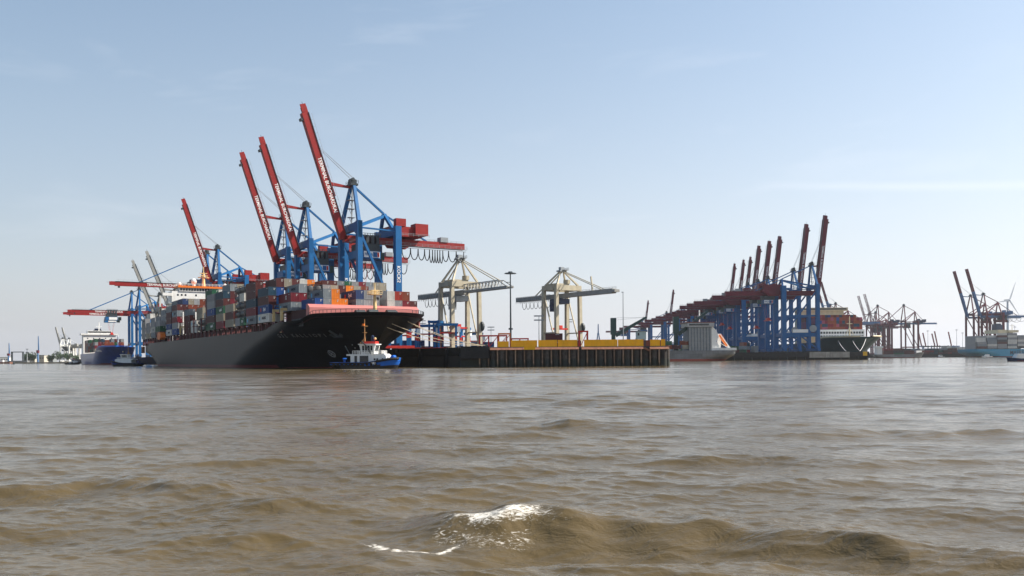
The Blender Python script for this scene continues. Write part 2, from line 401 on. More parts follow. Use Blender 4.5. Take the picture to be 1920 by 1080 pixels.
# ---- river
def make_water():
    ang = np.concatenate([np.linspace(-80, -36, 40, endpoint=False), np.linspace(-36, 36, 900, endpoint=False), np.linspace(36, 80, 41)])
    ang = np.radians(ang)
    rad = np.concatenate([np.geomspace(2.0, 7.0, 40, endpoint=False), np.geomspace(7.0, 60.0, 760, endpoint=False),
                          np.geomspace(60.0, 300.0, 220, endpoint=False), np.geomspace(300.0, 5200.0, 60)])
    A, Rr = np.meshgrid(ang, rad)
    X = Rr*np.sin(A); Y = Rr*np.cos(A)
    dr = np.gradient(rad)[:, None]*np.ones_like(A)
    Z = np.zeros_like(X); DX = np.zeros_like(X); DY = np.zeros_like(X)
    rng = np.random.RandomState(11)
    def wave(L, amp, th, ph, steep=0.7):
        nonlocal Z, DX, DY
        k = 2*np.pi/L
        fade = np.clip((L/dr - 2.5)/3.0, 0, 1)
        p = k*(X*np.sin(th) + Y*np.cos(th)) + ph
        Z += amp*fade*np.cos(p)
        DX -= steep*amp*fade*np.sin(p)*np.sin(th); DY -= steep*amp*fade*np.sin(p)*np.cos(th)
    # group envelopes so that the sea is patchy, not even
    for i in range(80):                                                     # wind sea, crests mostly square to the view
        L = np.exp(rng.uniform(np.log(0.7), np.log(5.5)))
        th = rng.normal(0.10, 0.22) if i % 4 else rng.normal(-0.45, 0.25)
        wave(L, (0.0026 + 0.0012*min(1.0, max(0.0, L - 1.2)))*L*rng.uniform(0.4, 1.3)/(1.0 + (L/5.5)**2), th, rng.uniform(0, 6.28), 0.9)
    for i in range(70):                                                     # short ripples
        L = np.exp(rng.uniform(np.log(0.14), np.log(0.7)))
        th = rng.normal(0.2, 0.42)
        wave(L, 0.0034*L*rng.uniform(0.4, 1.3), th, rng.uniform(0, 6.28), 0.9)
    for L, amp, th in ((11.0, 0.035, 0.25), (7.5, 0.030, -0.2), (16.0, 0.04, 0.05), (9.0, 0.03, 0.1), (13.0, 0.035, -0.12), (20.0, 0.05, 0.18), (28.0, 0.05, -0.05)): wave(L, amp, th, rng.uniform(0, 6.28), 0.9)
    env = 1.0 + 0.35*np.sin(X*0.11 + Y*0.07 + 1.0)*np.sin(Y*0.09 - X*0.05)
    Z *= env
    # longer boat wakes, each with its crest line, height and steep near face
    def wake(cx, cy, amps, front, back, trough):
        nonlocal Z
        yc = np.interp(X, cx, cy); a = np.interp(X, cx, amps)
        wob = 0.10*np.sin(X*2.3 + 0.6) + 0.06*np.sin(X*5.1)
        s = Y - yc - wob
        a = a*(1 + 0.09*np.sin(X*3.1) + 0.06*np.sin(X*6.7 + 2))
        h = np.where(s < 0, np.exp(-np.abs(s/front)**1.45), np.exp(-np.abs(s/back)**1.25))
        Z += a*h - trough*a*np.exp(-((s + front*2.0)/(front*1.3))**2)
        return s, a
    s1, a1 = wake([-3.2, -1.7, -0.9, -0.1, 1.5, 2.6, 3.6, 4.4, 5.2, 7.0], [14.6, 13.5, 13.0, 12.75, 12.4, 12.1, 11.7, 11.3, 10.6, 9.2],
                  [0.0, 0.05, 0.25, 0.37, 0.34, 0.31, 0.33, 0.30, 0.17, 0.0], 0.62, 1.5, 0.30)
    wake([-11.5, -9.6, -8.4, -7.0, -5.4, -3.5], [15.3, 16.2, 16.9, 16.8, 15.9, 14.4], [0.0, 0.14, 0.20, 0.19, 0.12, 0.0], 0.6, 1.6, 0.3)
    wake([-5.6, -4.6, -3.4, -2.2], [11.9, 12.3, 12.5, 12.4], [0.0, 0.10, 0.12, 0.0], 0.5, 1.1, 0.3)
    wake([-2.0, 0.5, 3.0, 5.0], [9.2, 9.5, 9.0, 8.2], [0.0, 0.09, 0.10, 0.0], 0.5, 1.0, 0.3)
    wake([0.5, 3.0, 6.0, 9.0], [21.5, 21.2, 20.4, 19.2], [0.0, 0.15, 0.13, 0.0], 0.8, 1.8, 0.3)
    wake([-4.0, -2.0, 0.0, 3.0], [19.0, 18.6, 18.9, 19.6], [0.0, 0.12, 0.12, 0.0], 0.8, 1.6, 0.3)
    wake([1.0, 2.0, 3.2, 5.0], [30.5, 30.6, 30.3, 29.8], [0.0, 0.26, 0.14, 0.0], 0.8, 2.0, 0.3)
    wake([6.0, 10.0, 15.0, 20.0], [27.5, 27.0, 26.0, 24.5], [0.0, 0.17, 0.16, 0.0], 0.9, 2.2, 0.3)
    wake([2.0, 5.0, 7.0, 10.0], [46.5, 46.6, 46.4, 46.0], [0.0, 0.2, 0.24, 0.0], 1.2, 2.5, 0.3)
    wake([-20, -12, -6.0], [34, 33, 31.5], [0.0, 0.16, 0.0], 1.0, 2.2, 0.3)
    # foam: on the breaking part of the big wake and along its toe
    foam = np.exp(-((s1 + 0.10)/0.42)**2)*np.interp(X, [-1.6, -1.1, -0.5, 0.3, 0.8, 1.6, 3.0], [0, .7, 1.1, 1.0, .6, .3, 0.0])
    foam = np.maximum(foam, 0.80*np.exp(-((s1 + 0.70)/0.45)**2)*np.interp(X, [-1.5, -1.1, 0.2, 0.9], [0, 1.0, .95, 0]))
    ty = np.interp(X, [-2.2, -1.6, -1.0, -0.6], [12.35, 11.75, 11.72, 12.1])
    foam = np.maximum(foam, (0.98 + 0.10*np.sin(X*13.0) + 0.08*np.sin(X*31.0 + 1))*np.exp(-((Y - ty - 0.05*np.sin(X*6.0))/0.17)**2)*np.interp(X, [-2.5, -2.0, -0.9, -0.4], [0, 1.1, 1.1, 0]))
    foam = np.maximum(foam, 0.80*np.exp(-((Y - 11.2 + 0.3*X)/2.2)**2)*np.interp(X, [0.4, 1.5, 4.5, 6.5], [.4, .52, .62, .5]))  # scattered foam flecks, also painted in place of sun glints
    # churned water round the tug
    tx, ty2 = -38.0, 226.0
    foam = np.maximum(foam, 1.25*np.exp(-((X - tx)/12.0)**2 - ((Y - ty2 + 9.5)/2.2)**2))
    foam = np.maximum(foam, 0.9*np.exp(-((X + 52.0)/9.0)**2 - ((Y - 205.0)/10)**2))
    me = bpy.data.meshes.new('water')
    nr, na = X.shape
    co = np.stack([X + DX, Y + DY, Z], -1).astype(np.float32).reshape(-1, 3)
    idx = np.arange(nr*na).reshape(nr, na)
    q = np.stack([idx[:-1, :-1], idx[1:, :-1], idx[1:, 1:], idx[:-1, 1:]], -1).reshape(-1, 4)[:, ::-1]
    me.vertices.add(len(co)); me.vertices.foreach_set('co', co.ravel())
    me.loops.add(q.size); me.loops.foreach_set('vertex_index', q.ravel().astype(np.int32))
    me.polygons.add(len(q)); me.polygons.foreach_set('loop_start', np.arange(0, q.size, 4, dtype=np.int32))
    me.polygons.foreach_set('loop_total', np.full(len(q), 4, dtype=np.int32))
    me.polygons.foreach_set('use_smooth', np.ones(len(q), dtype=bool))
    at_ = me.attributes.new('foam', 'FLOAT', 'POINT'); at_.data.foreach_set('value', np.clip(foam, 0, 1.2).astype(np.float32).ravel())
    me.update(); me.validate()
    m = bpy.data.materials.new('silty river water'); m.use_nodes = True
    n, l = m.node_tree.nodes, m.node_tree.links
    b = n['Principled BSDF']
    g = n.new('ShaderNodeNewGeometry')
    def noise(scale, detail, sx=1, sy=1, rough=0.6, dist=0.0):
        mp = n.new('ShaderNodeMapping'); mp.inputs['Scale'].default_value = (sx, sy, 1)
        l.new(g.outputs['Position'], mp.inputs[0])
        z = n.new('ShaderNodeTexNoise'); z.inputs['Scale'].default_value = scale; z.inputs['Detail'].default_value = detail
        z.inputs['Roughness'].default_value = rough; z.inputs['Distortion'].default_value = dist
        l.new(mp.outputs[0], z.inputs['Vector']); return z.outputs['Fac']
    gust = noise(0.045, 6, 0.45, 1.0, 0.68, 0.8)                            # gust patches roughen the surface unevenly
    def bumpn(h, strength, dist, nrm=None):
        bp = n.new('ShaderNodeBump'); bp.inputs['Strength'].default_value = strength; bp.inputs['Distance'].default_value = dist
        l.new(h, bp.inputs['Height'])
        if gust is not None:
            gm = n.new('ShaderNodeMapRange'); gm.inputs[1].default_value = 0.33; gm.inputs[2].default_value = 0.67
            gm.inputs[3].default_value = strength*0.30; gm.inputs[4].default_value = min(1.0, strength*1.75)
            l.new(gust, gm.inputs[0]); l.new(gm.outputs[0], bp.inputs['Strength'])
        if nrm is not None: l.new(nrm, bp.inputs['Normal'])
        return bp.outputs[0]
    def ridged(f):
        q = n.new('ShaderNodeMath'); q.operation = 'MULTIPLY_ADD'; l.new(f, q.inputs[0]); q.inputs[1].default_value = 2.0; q.inputs[2].default_value = -1.0
        w_ = n.new('ShaderNodeMath'); w_.operation = 'ABSOLUTE'; l.new(q.outputs[0], w_.inputs[0])
        s_ = n.new('ShaderNodeMath'); s_.operation = 'SUBTRACT'; s_.inputs[0].default_value = 1.0; l.new(w_.outputs[0], s_.inputs[1])
        return s_.outputs[0]
    nb = bumpn(ridged(noise(0.75, 3, 0.6, 1.0, 0.5, 0.7)), 0.52, 0.10)
    nb = bumpn(ridged(noise(2.6, 4, 0.65, 1.1, 0.55, 0.9)), 0.34, 0.05, nb)
    nb = bumpn(noise(10.0, 4, 0.6, 1.1, 0.6, 0.6), 0.6, 0.018, nb)
    l.new(nb, b.inputs['Normal'])
    cr = n.new('ShaderNodeValToRGB')
    cr.color_ramp.elements[0].color = (0.084, 0.061, 0.027, 1); cr.color_ramp.elements[1].color = (0.114, 0.083, 0.039, 1)
    cr.color_ramp.elements[0].position = 0.35; cr.color_ramp.elements[1].position = 0.68
    l.new(noise(0.12, 4), cr.inputs[0])
    fa = n.new('ShaderNodeAttribute'); fa.attribute_name = 'foam'
    fn = noise(6.5, 10, 0.75, 1.5, 0.78, 2.2)
    th = n.new('ShaderNodeMath'); th.operation = 'MULTIPLY_ADD'
    l.new(fa.outputs['Fac'], th.inputs[0]); th.inputs[1].default_value = 0.36; l.new(fn, th.inputs[2])
    fr = n.new('ShaderNodeMapRange'); fr.inputs[1].default_value = 0.80; fr.inputs[2].default_value = 0.92
    l.new(th.outputs[0], fr.inputs[0])
    mixc = n.new('ShaderNodeMix'); mixc.data_type = 'RGBA'
    l.new(fr.outputs[0], mixc.inputs['Factor']); l.new(cr.outputs[0], mixc.inputs['A']); mixc.inputs['B'].default_value = (0.72, 0.68, 0.60, 1)
    l.new(mixc.outputs['Result'], b.inputs['Base Color'])
    rr = n.new('ShaderNodeMapRange'); rr.inputs[3].default_value = 0.10; rr.inputs[4].default_value = 0.6
    l.new(fr.outputs[0], rr.inputs[0]); l.new(rr.outputs[0], b.inputs['Roughness'])
    b.inputs['IOR'].default_value = 1.333
    me.materials.append(m)
    o = link('water', me); tag(o, 'brown choppy river water with a small breaking wave', 'water', kind='structure')
make_water()

# ---- long quay and headland ground
corner = berth(283.5 + 3, 24)
corner = Vector((corner.x, 250.0, 0))
edge_far = berth(-900, 24)
head_e = 45.3
poly = [(corner.x, 250.0), (head_e, 250.0), (52, 480), (-15, 545), (-60, 760), (10, 1300), (edge_far.x + 260, edge_far.y + 120), (edge_far.x, edge_far.y)]
g = MB().prism(poly, -3, QZ).build('quay_ground', M['asphalt'])
tag(g, 'paved container terminal ground behind the quay walls', 'ground', kind='structure')
# quay wall along the berth: dark concrete face with cap and fender timbers
qw = thing('quay_wall', 'dark tarred quay wall running back along the berthed black ship', 'quay wall', berth(286, 24, 0), SHIP_RZ)
MB().box(-1180, -2, -0.6, 0.25, -3, 3.4).build('wall_face', M['concrete_dark'], qw)
MB().box(-1180, -1, -1.1, 0.25, 3.4, QZ+0.05).build('capping_beam', M['concrete_dark'], qw)
for i in range(16):
    x = -8 - i*18.0
    MB().box(x-0.5, x+0.5, -2.0, -1.1, -0.5, QZ-0.3).build('fender', M['black'], qw)
# sheet-pile front of the headland
pw = thing('sheet_pile_wall', 'rusty dark steel sheet pile wall at the head of the quay', 'quay wall', (0, 250, 0))
MB().box(corner.x-1.0, head_e, -0.2, 0.4, -3, QZ-0.6).build('backing_wall', M['pile'], pw)
def pan(r=1.02, n=9):
    m = MB(); vs = []
    for z in (-3.0, QZ-0.75):
        for i in range(n+1):
            a = math.pi*i/n
            vs.append((-r*math.cos(a), -0.95*r*math.sin(a)-0.1, z))
    k = n+1
    return m.add(vs, [(i, i+1, k+i+1, k+i) for i in range(n)] + [tuple(range(k, 2*k))])
pm = pan().mesh('pile', M['pile'])
px0 = head_e - 1.05; npile = 21
for i in range(npile):
    o = link('pile', pm, pw); o.location = (px0 - 2.62*i, -0.2, 0)
rib = MB().box(-0.2, 0.2, -1.12, 0, -3, QZ-0.8).mesh('pile_clutch', M['pile_rib_sunlit'])
for i in range(npile):
    o = link('pile_clutch', rib, pw); o.location = (px0 - 1.31 - 2.62*i, -0.2, 0)
rp = pan(0.95).mesh('pile', M['pile'])
for i in range(3):
    o = link('pile', rp, pw); o.location = (head_e + 0.15, 1.4 + 2.5*i, 0); o.rotation_euler = (0, 0, R(90))
# the low dark concrete block at the corner
MB().box(corner.x-0.8, -6.6, -1.9, 0.2, 2.6, QZ+0.25).build('corner_block', M['concrete_dark'], pw)
for a, b_, lo in ((-6.4, 3.0, 0.0), (3.05, 19.5, 0.05), (20.3, 38.3, 0.0), (40.2, head_e+0.5, -0.06)):
    m = MB()
    m.add([(a, -1.75, QZ-0.85+lo), (b_, -1.75, QZ-0.85+lo), (b_, -1.2, QZ-0.2+lo), (a, -1.2, QZ-0.2+lo), (a, 0.5, QZ-0.2+lo), (b_, 0.5, QZ-0.2+lo), (a, 0.5, QZ-0.85), (b_, 0.5, QZ-0.85)],
          [(0,1,2,3), (3,2,5,4), (0,3,4,6), (1,7,5,2), (0,6,7,1)])
    m.build('capping_beam', M['rust_cap'], pw)
m = MB().beam((38.6, -1.5, QZ-0.6), (40.0, -1.4, QZ-1.3), 0.9, 0.5); m.build('broken_capping_beam', M['rust_cap'], pw)
MB().box(3.5, 6.8, -1.85, -1.78, QZ-0.85, QZ+0.0).build('yellow_cap_plate', M['yellow'], pw)

# ---- yellow steel barrier on the headland
fb = thing('flood_barrier', 'long yellow steel barrier panels along the headland edge', 'barrier', (0, 250.6, QZ))
for a, b_, h in ((-4.2, -0.9, 1.7), (-0.3, 7.4, 1.95), (7.75, 13.3, 2.0), (13.5, 19.2, 1.98), (21.2, 31.0, 2.0), (31.15, 38.6, 2.0), (40.6, 43.5, 1.9), (43.75, 45.0, 2.0)):
    q = MB().box(a, b_, -0.12, 0.12, -0.2, h).build('panel', M['yellow'], fb)
    k = max(1, int((b_-a)/2.4))
    for i in range(k+1):
        x = a + 0.08 + (b_-a-0.16)*i/k; MB().box(x-0.06, x+0.06, -0.2, -0.12, -0.2, h-0.05).build('stiffener', M['yellow'], q)

# ---- pier at the right with its own cranes
pier = MB().prism([(130, 622), (257, 616), (257, 1750), (130, 1750)], -3, 5.6).build('pier_ground', M['asphalt'])
tag(pier, 'paved pier ground beneath the row of dark cranes', 'ground', kind='structure')
pv = thing('pier_wall', 'grey concrete pier wall below the row of red and blue cranes', 'quay wall', (0, 615, 0))
for a, b_, z0, m_ in ((157, 182, 2.2, 'concrete_dark'), (182.2, 214, 2.2, 'concrete_dark'), (214.2, 228.5, 1.6, 'concrete'), (228.8, 243, 1.6, 'concrete'), (243.2, 257.2, 2.4, 'concrete_dark')):
    MB().box(a, b_, -1.0, 1.0 if a < 240 else 0.9, z0, 5.75).build('wall_slab', M[m_], pv)
MB().box(140, 257, 0.4, 7.5, -3, 5.5).build('wall_face', M['concrete_dark'], pv)
for i in range(16):
    x = 160 + i*6.4; MB().tube((x, 0, -3), (x, 0, 2.4), 0.45, 6).build('pile', M['pile'], pv)
MB().box(252.5, 255.5, -1.3, -1.02, 2.8, 5.7).build('marker_panel', M['yellow_bollard'], pv)

# ---- far banks
def bank(name, pts, h, m, label):
    o = MB().prism(pts, -2, h).build(name, m); tag(o, label, 'bank', kind='structure')
bank('far_bank', [(-2400, 1500), (-1150, 1420), (-640, 1390), (-500, 1500), (-500, 2400), (-2600, 2400)], 2.2, M['shore'], 'low sandy far bank of the river')
bank('far_quay', [(330, 1180), (700, 1160), (1600, 1180), (2200, 1300), (2200, 2400), (330, 2400)], 4.5, M['concrete_dark'], 'low dark far quay across the basin')
bank('far_basin_end', [(-500, 1800), (400, 1800), (400, 2500), (-500, 2500)], 4.0, M['concrete_dark'], 'far end of the harbour basin')
# ================================================================ ship-to-shore cranes
# local frame: +x out over the water, +y along the quay, z up from the rail; origin at the waterside rail
def sts_crane(label, loc, rz, legm, boomm, g=16.0, w=19.0, hg=44.0, ha=65.5, bl=51.6, ang=72.0, br=50.7, group=None, letters=True,
              detail=2, housem=None, lattice=False, loops=12, striped=None, maker=True, trolley_x=-6.5, name='ship_to_shore_crane', sign=True, bw=2.5, bh=2.6, heavy=False):
    housem = housem or boomm
    t = thing(name, label, 'crane', loc, rz, group)
    L = 2.9 if heavy else 2.2
    hw = w/2
    top_w, top_l = hg + 6.0, hg + 5.0
    for sy in (-1, 1):
        MB().beam((0, sy*hw, 1.5), (0, sy*hw, top_w), L, L*0.9, (1,0,0)).build('leg', legm, t)
        lg = MB().beam((-g, sy*hw, 1.5), (-g, sy*hw, top_l), L*1.1, L*1.15, (1,0,0)).build('leg', legm, t)
        if maker and detail > 1:
            z = hg - 14
            lettering('KOCKS', 2.0, M['lettering'], lg, (-g, sy*(hw + L*0.575 + 0.03), z), (0, 0, -1), (1 if sy < 0 else -1, 0, 0) if False else ((1,0,0) if sy > 0 else (-1,0,0)), name='maker_lettering')
        # bracing down to the landside leg, two horizontal ties
        MB().beam((-0.6, sy*hw, hg+1.0), (-g+0.8, sy*hw, 14.0), 0.95, 0.95).build('diagonal_brace', legm, t)
        MB().beam((-0.9, sy*hw, hg+3.4), (-g+1.0, sy*hw, hg+3.0), 0.6, 0.6).build('tie_beam', legm, t)
        MB().beam((-0.9, sy*hw, 13.0), (-g+1.0, sy*hw, 13.0), 1.5, 3.0 if heavy else 1.9).build('portal_beam', legm, t)
        if heavy:
            MB().beam((-g*0.5, sy*hw, 12.0), (-0.9, sy*hw, 3.0), 0.8, 0.8).build('lower_brace', legm, t); MB().beam((-g*0.5, sy*hw, 12.0), (-g+1.2, sy*hw, 3.0), 0.8, 0.8).build('lower_brace', legm, t)
            MB().beam((-0.9, sy*hw, 27.0), (-g+1.0, sy*hw, 27.0), 0.9, 1.2).build('tie_beam', legm, t)
    if heavy:
        MB().tube((-4.0, -hw-1.6, 17.5), (-4.0, -hw-2.2, 17.5), 2.6, 18).build('cable_reel', M['steel_grey'], t)
        MB().box(-g*0.75, -g*0.3, -hw-1.3, -hw-0.9, 14.6, 17.0).build('name_board', M['white'], t)
    for sy in ():
        pass
    for x in (0, -g):
        MB().box(x-1.0, x+1.0, -hw-3.5, hw+3.5, 1.0, 2.9).build('sill_beam', legm, t)
        for yy in (-hw-2, -hw+3, hw-3, hw+2): MB().box(x-0.7, x+0.7, yy-1.8, yy+1.8, 0.0, 1.0).build('bogie', M['steel_dark'], t)
        if detail > 0: MB().box(x-0.8, x+0.8, -hw+1.1, hw-1.1, 12.0, 14.4).build('cross_beam', legm, t)
    # upper cross beams, the waterside one arched
    MB().prism_x([(-hw-1.1, top_w-6.5), (-hw+4, top_w-3.4), (hw-4, top_w-3.4), (hw+1.1, top_w-6.5), (hw+1.1, top_w), (hw-4, top_w-0.4), (-hw+4, top_w-0.4), (-hw-1.1, top_w)], -0.85, 0.85).build('upper_cross_beam', legm, t)
    MB().box(-g-1.2, -g+1.2, -hw+1.25, hw-1.25, hg+1.6, hg+4.6).build('upper_cross_beam', legm, t)
    # girder with walkway
    gd = MB().box(-br, 2.6, -bw/2, bw/2, hg-bh/2, hg+bh/2).build('girder', boomm, t)
    wk = MB().box(-br-0.6, 1.0, bw/2, bw/2+1.1, hg-bh/2-0.1, hg-bh/2).rail((-br-0.6, bw/2+1.1, hg-bh/2), (1.0, bw/2+1.1, hg-bh/2), 1.1, 2.5, 0.045)
    wk.rail((-br, -bw/2+0.1, hg+bh/2), (-g-14, -bw/2+0.1, hg+bh/2), 1.1, 2.5, 0.045)
    wk.build('walkway', M['steel_grey'], t)
    if detail > 1:
        MB().box(-br+8, -br+11.5, -1.6, 1.6, hg+bh/2, hg+bh/2+2.0).build('electrical_box', M['steel_grey'], t)
    # machinery house
    hs = MB().box(-g-13, -g+0.5, -5.0, 5.0, hg+bh/2+0.6, hg+bh/2+4.6)
    h_o = hs.build('machinery_house', housem, t)
    MB().box(-g-15.2, -g-9.5, 1.5, 6.2, hg+bh/2+1.4, hg+bh/2+6.0).build('winch_cabin', housem, h_o)
    MB().box(-g-3.2, -g+1.0, hw-1.4, hw+1.2, top_l, top_l+3.0).build('switch_cabin', housem, h_o)
    MB().prism_y([(-g-15.6, hg+bh/2+0.6), (-g+1, hg+bh/2+0.6), (-g-2, hg-bh/2-0.6), (-g-10, hg-bh/2-0.6)], -5.3, -4.6).build('house_support', boomm, h_o)
    if detail > 0: MB().rail((-g-15.4, 6.6, hg+bh/2+0.6), (-g+1.0, 6.6, hg+bh/2+0.6), 1.1, 2.2, 0.05).build('railing', M['steel_grey'], h_o)
    # pylon over the waterside legs
    ax = -1.2
    py = MB()
    for sy in (-1, 1):
        MB().beam((0, sy*(hw-0.2), top_w-0.4), (ax, sy*1.5, ha), 1.5, 1.35, (1,0,0), 1.2, 1.1).build('pylon_leg', legm, t)
    if detail > 1:
        st = MB().beam((-0.6, 0, hg+3), (ax, 0, ha-1), 0.45, 0.45)
        for z in np.arange(hg+5, ha-3, 3.4):
            st.box(-1.9, 0.9, -1.3, 1.3, z, z+0.12)
            st.beam((-1.8, -1.2, z), (0.8, 1.2, z+3.3), 0.14, 0.14)
        st.rail((-2, 1.3, hg+5), (1, 1.3, hg+5), 1.0, 1.0, 0.05)
        st.build('stair_tower', M['steel_grey'], t)
    hd = MB().box(ax-1.4, ax+1.6, -2.6, 2.6, ha-0.6, ha+0.2).box(ax-1.0, ax+1.2, -1.6, 1.6, ha+0.2, ha+1.9)
    hd.rail((ax-1.5, 2.6, ha+0.2), (ax+1.7, 2.6, ha+0.2), 1.2, 0.8, 0.06).rail((ax-1.5, -2.6, ha+0.2), (ax+1.7, -2.6, ha+0.2), 1.2, 0.8, 0.06)
    for k in range(4): hd.tube((ax+0.4, -1.9+1.25*k, ha+1.9), (ax+0.4, -1.7+1.25*k, ha+1.9), 0.62, 10)
    hd.build('pylon_head', M['steel_dark'], t)
    # back mast, back stays
    mx_, mz = -g+1.6, ha-10.8
    for sy in (-1, 1):
        MB().beam((mx_, sy*0.5, mz), (-g+0.4, sy*(hw-3.5), hg+4.4), 1.25, 1.2, (1,0,0)).build('back_mast_leg', legm, t)
        MB().beam((mx_-0.3, sy*0.6, mz-0.4), (-0.6, sy*(hw-0.6), top_w-1.8), 1.05, 1.05).build('back_mast_strut', legm, t)
    MB().beam((ax-0.6, 0, ha-0.6), (mx_, 0, mz+0.4), 0.75, 0.75).build('back_stay', legm, t)
    MB().beam((mx_, 0, mz+0.2), (-br*0.66, 0, hg+bh/2), 0.6, 0.6).build('back_stay', legm, t)
    # boom, hinged at the waterside end of the girder
    a = R(ang); cx, cz = math.cos(a), math.sin(a)
    hx, hz = 3.2, hg + (0.9 if ang > 10 else 0)
    def bp(s, yy=0.0, up=0.0): return (hx + cx*s - cz*up, yy, hz + cz*s + cx*up)
    if lattice:
        bo = MB()
        for yy in (-bw/2, bw/2):
            for uu in (0, bh): bo.beam(bp(0, yy, uu), bp(bl, yy, uu), 0.45, 0.45)
        n = int(bl/3.2)
        for i in range(n):
            s0, s1 = bl*i/n, bl*(i+1)/n
            for yy in (-bw/2, bw/2):
                bo.beam(bp(s0, yy, 0 if i % 2 else bh), bp(s1, yy, bh if i % 2 else 0), 0.28, 0.28)
            bo.beam(bp(s0, -bw/2, bh), bp(s1, bw/2, bh), 0.25, 0.25)
            bo.beam(bp(s0, -bw/2, 0), bp(s0, bw/2, 0), 0.25, 0.25)
        bo.build('boom', boomm, t)
    elif striped:
        b1 = MB(); b2 = MB()
        for yy in (-bw*0.65, bw*0.65):
            b1.beam(bp(0, yy, 0), bp(bl*0.52, yy, 0), 1.2, bh*0.9, (-cz, 0, cx)); b2.beam(bp(bl*0.52, yy, 0), bp(bl, yy, 0), 1.2, bh*0.9, (-cz, 0, cx))
        for s in (0.1, 0.3, 0.5): b1.beam(bp(bl*s, -bw*0.65), bp(bl*s, bw*0.65), 0.8, 0.8)
        for s in (0.72, 0.96): b2.beam(bp(bl*s, -bw*0.65), bp(bl*s, bw*0.65), 1.6, 1.6)
        b1.build('boom', boomm, t); b2.build('boom_tip_section', striped, t)
    else:
        bo = MB().beam(bp(-1.0), bp(bl-3.2), bw, bh, (-cz, 0, cx))
        bo.beam(bp(bl-3.2, 0, 0.45), bp(bl-1.0, 0, 0.45), bw*0.98, bh-0.9, (-cz, 0, cx))
        bo.beam(bp(bl-3.0, bw/2-0.25, 0.1), bp(bl, bw/2-0.25, 0.1), 0.5, bh-0.4, (-cz, 0, cx))
        bo.add([bp(-1.0, -bw/2, -bh/2), bp(-1.0, bw/2, -bh/2), bp(-1.0, bw/2, bh/2), bp(-1.0, -bw/2, bh/2), (hx-2.2, -bw/2, hz-1.2), (hx-2.2, bw/2, hz-1.2)],
               [(0,1,5,4), (3,4,5,2), (0,4,3), (1,2,5)])
        boom = bo.build('boom', boomm, t)
        if detail > 0:
            for yy in (-bw/2, bw/2):
                MB().beam(bp(0.5, yy*0.98, bh/2+0.05), bp(bl-3.4, yy*0.98, bh/2+0.05), 0.5, 0.25, (-cz, 0, cx)).build('trolley_rail', M['steel_dark'], boom)
            rl = MB()
            for s in np.arange(1, bl-4, 2.6): rl.beam(bp(s, bw/2, bh/2), bp(s, bw/2+0.2, bh/2+1.1), 0.07, 0.07)
            rl.beam(bp(1, bw/2+0.2, bh/2+1.1), bp(bl-4, bw/2+0.2, bh/2+1.1), 0.08, 0.08)
            rl.build('walkway_railing', M['steel_grey'], boom)
            MB().beam(bp(bl-6, 0, -bh/2-0.5), bp(bl-5, 0, -bh/2-0.5), 2.2, 1.2, (-cz, 0, cx)).build('tip_fitting', M['steel_dark'], boom)
            MB().beam(bp(bl-1.5, -bw/2+0.3, 0.9), bp(bl+1.2, -bw/2+0.3, 0.9), 0.12, 0.12).build('tip_rod', M['steel_dark'], boom)
        if letters:
            up = Vector((-cz, 0, cx)); ax_ = Vector((cx, 0, cz))
            for sy in (1, -1):
                c_ = Vector(bp(bl*0.39, sy*(bw/2+0.03), 0.0))
                rd = -ax_ if sy > 0 else -ax_
                yd = up if sy > 0 else -up
                if sy < 0: rd = -ax_
                # letters read from the tip towards the hinge on both sides
                lettering('TERMINAL BURCHARDKAI', 2.15, M['lettering'], boom, c_, rd, yd if sy > 0 else -up, width=21.5*bl/51.6)
    # boom stays: link bar and hoist ropes
    if ang > 30:
        s_hit = (ha - 1.5 - hz)/cz if cz > 0.3 else 0
        MB().beam((ax+1, 0, ha-1.2), bp(min(bl*0.52, s_hit + 0.6), 0, bh/2), 0.7, 0.75, (0,0,1), 1.1, 1.3).build('boom_latch_bar', boomm, t)
        rp = MB()
        for k, yy in enumerate((-1.5, -0.9, 0.9, 1.5)):
            rp.beam((ax+0.5, yy, ha+2.6), bp(bl*0.70 - 0.5*k, yy, bh/2), 0.09, 0.09)
        rp.build('hoist_rope', M['steel_grey'], t)
        fs = MB()
        for yy in (-1.1, 1.1): fs.beam(bp(bl*0.68, yy, bh/2+0.1), bp(bl*0.30, yy, bh/2+0.5), 0.35, 0.3)
        fs.build('folded_stay', boomm, t)
    else:
        for yy in (-1.0, 1.0):
            MB().beam((ax+0.6, yy*0.8, ha-0.4), bp(bl*0.68, yy, bh/2), 0.55, 0.55).build('fore_stay', legm, t)
    # trolley, cab, signs, spreader
    tx = trolley_x
    tr = MB().box(tx-4.2, tx+4.2, -4.4, 4.4, hg-bh/2-3.4, hg-bh/2-0.5)
    for k in range(4): tr.box(tx-3.8+2.1*k, tx-2.6+2.1*k, 2.2, 4.8, hg-bh/2-0.5, hg+bh/2+0.2)
    tr.rail((tx-4.4, 4.9, hg+bh/2-0.6), (tx+4.4, 4.9, hg+bh/2-0.6), 1.4, 1.0, 0.09)
    tro = tr.build('trolley', M['steel_dark'], t)
    cabm = MB().box(tx-4.4, tx+5.4, -4.6, 4.7, hg-bh/2-6.4, hg-bh/2-3.4)
    cab = cabm.build('trolley_cabin', legm if detail else M['steel_dark'], t)
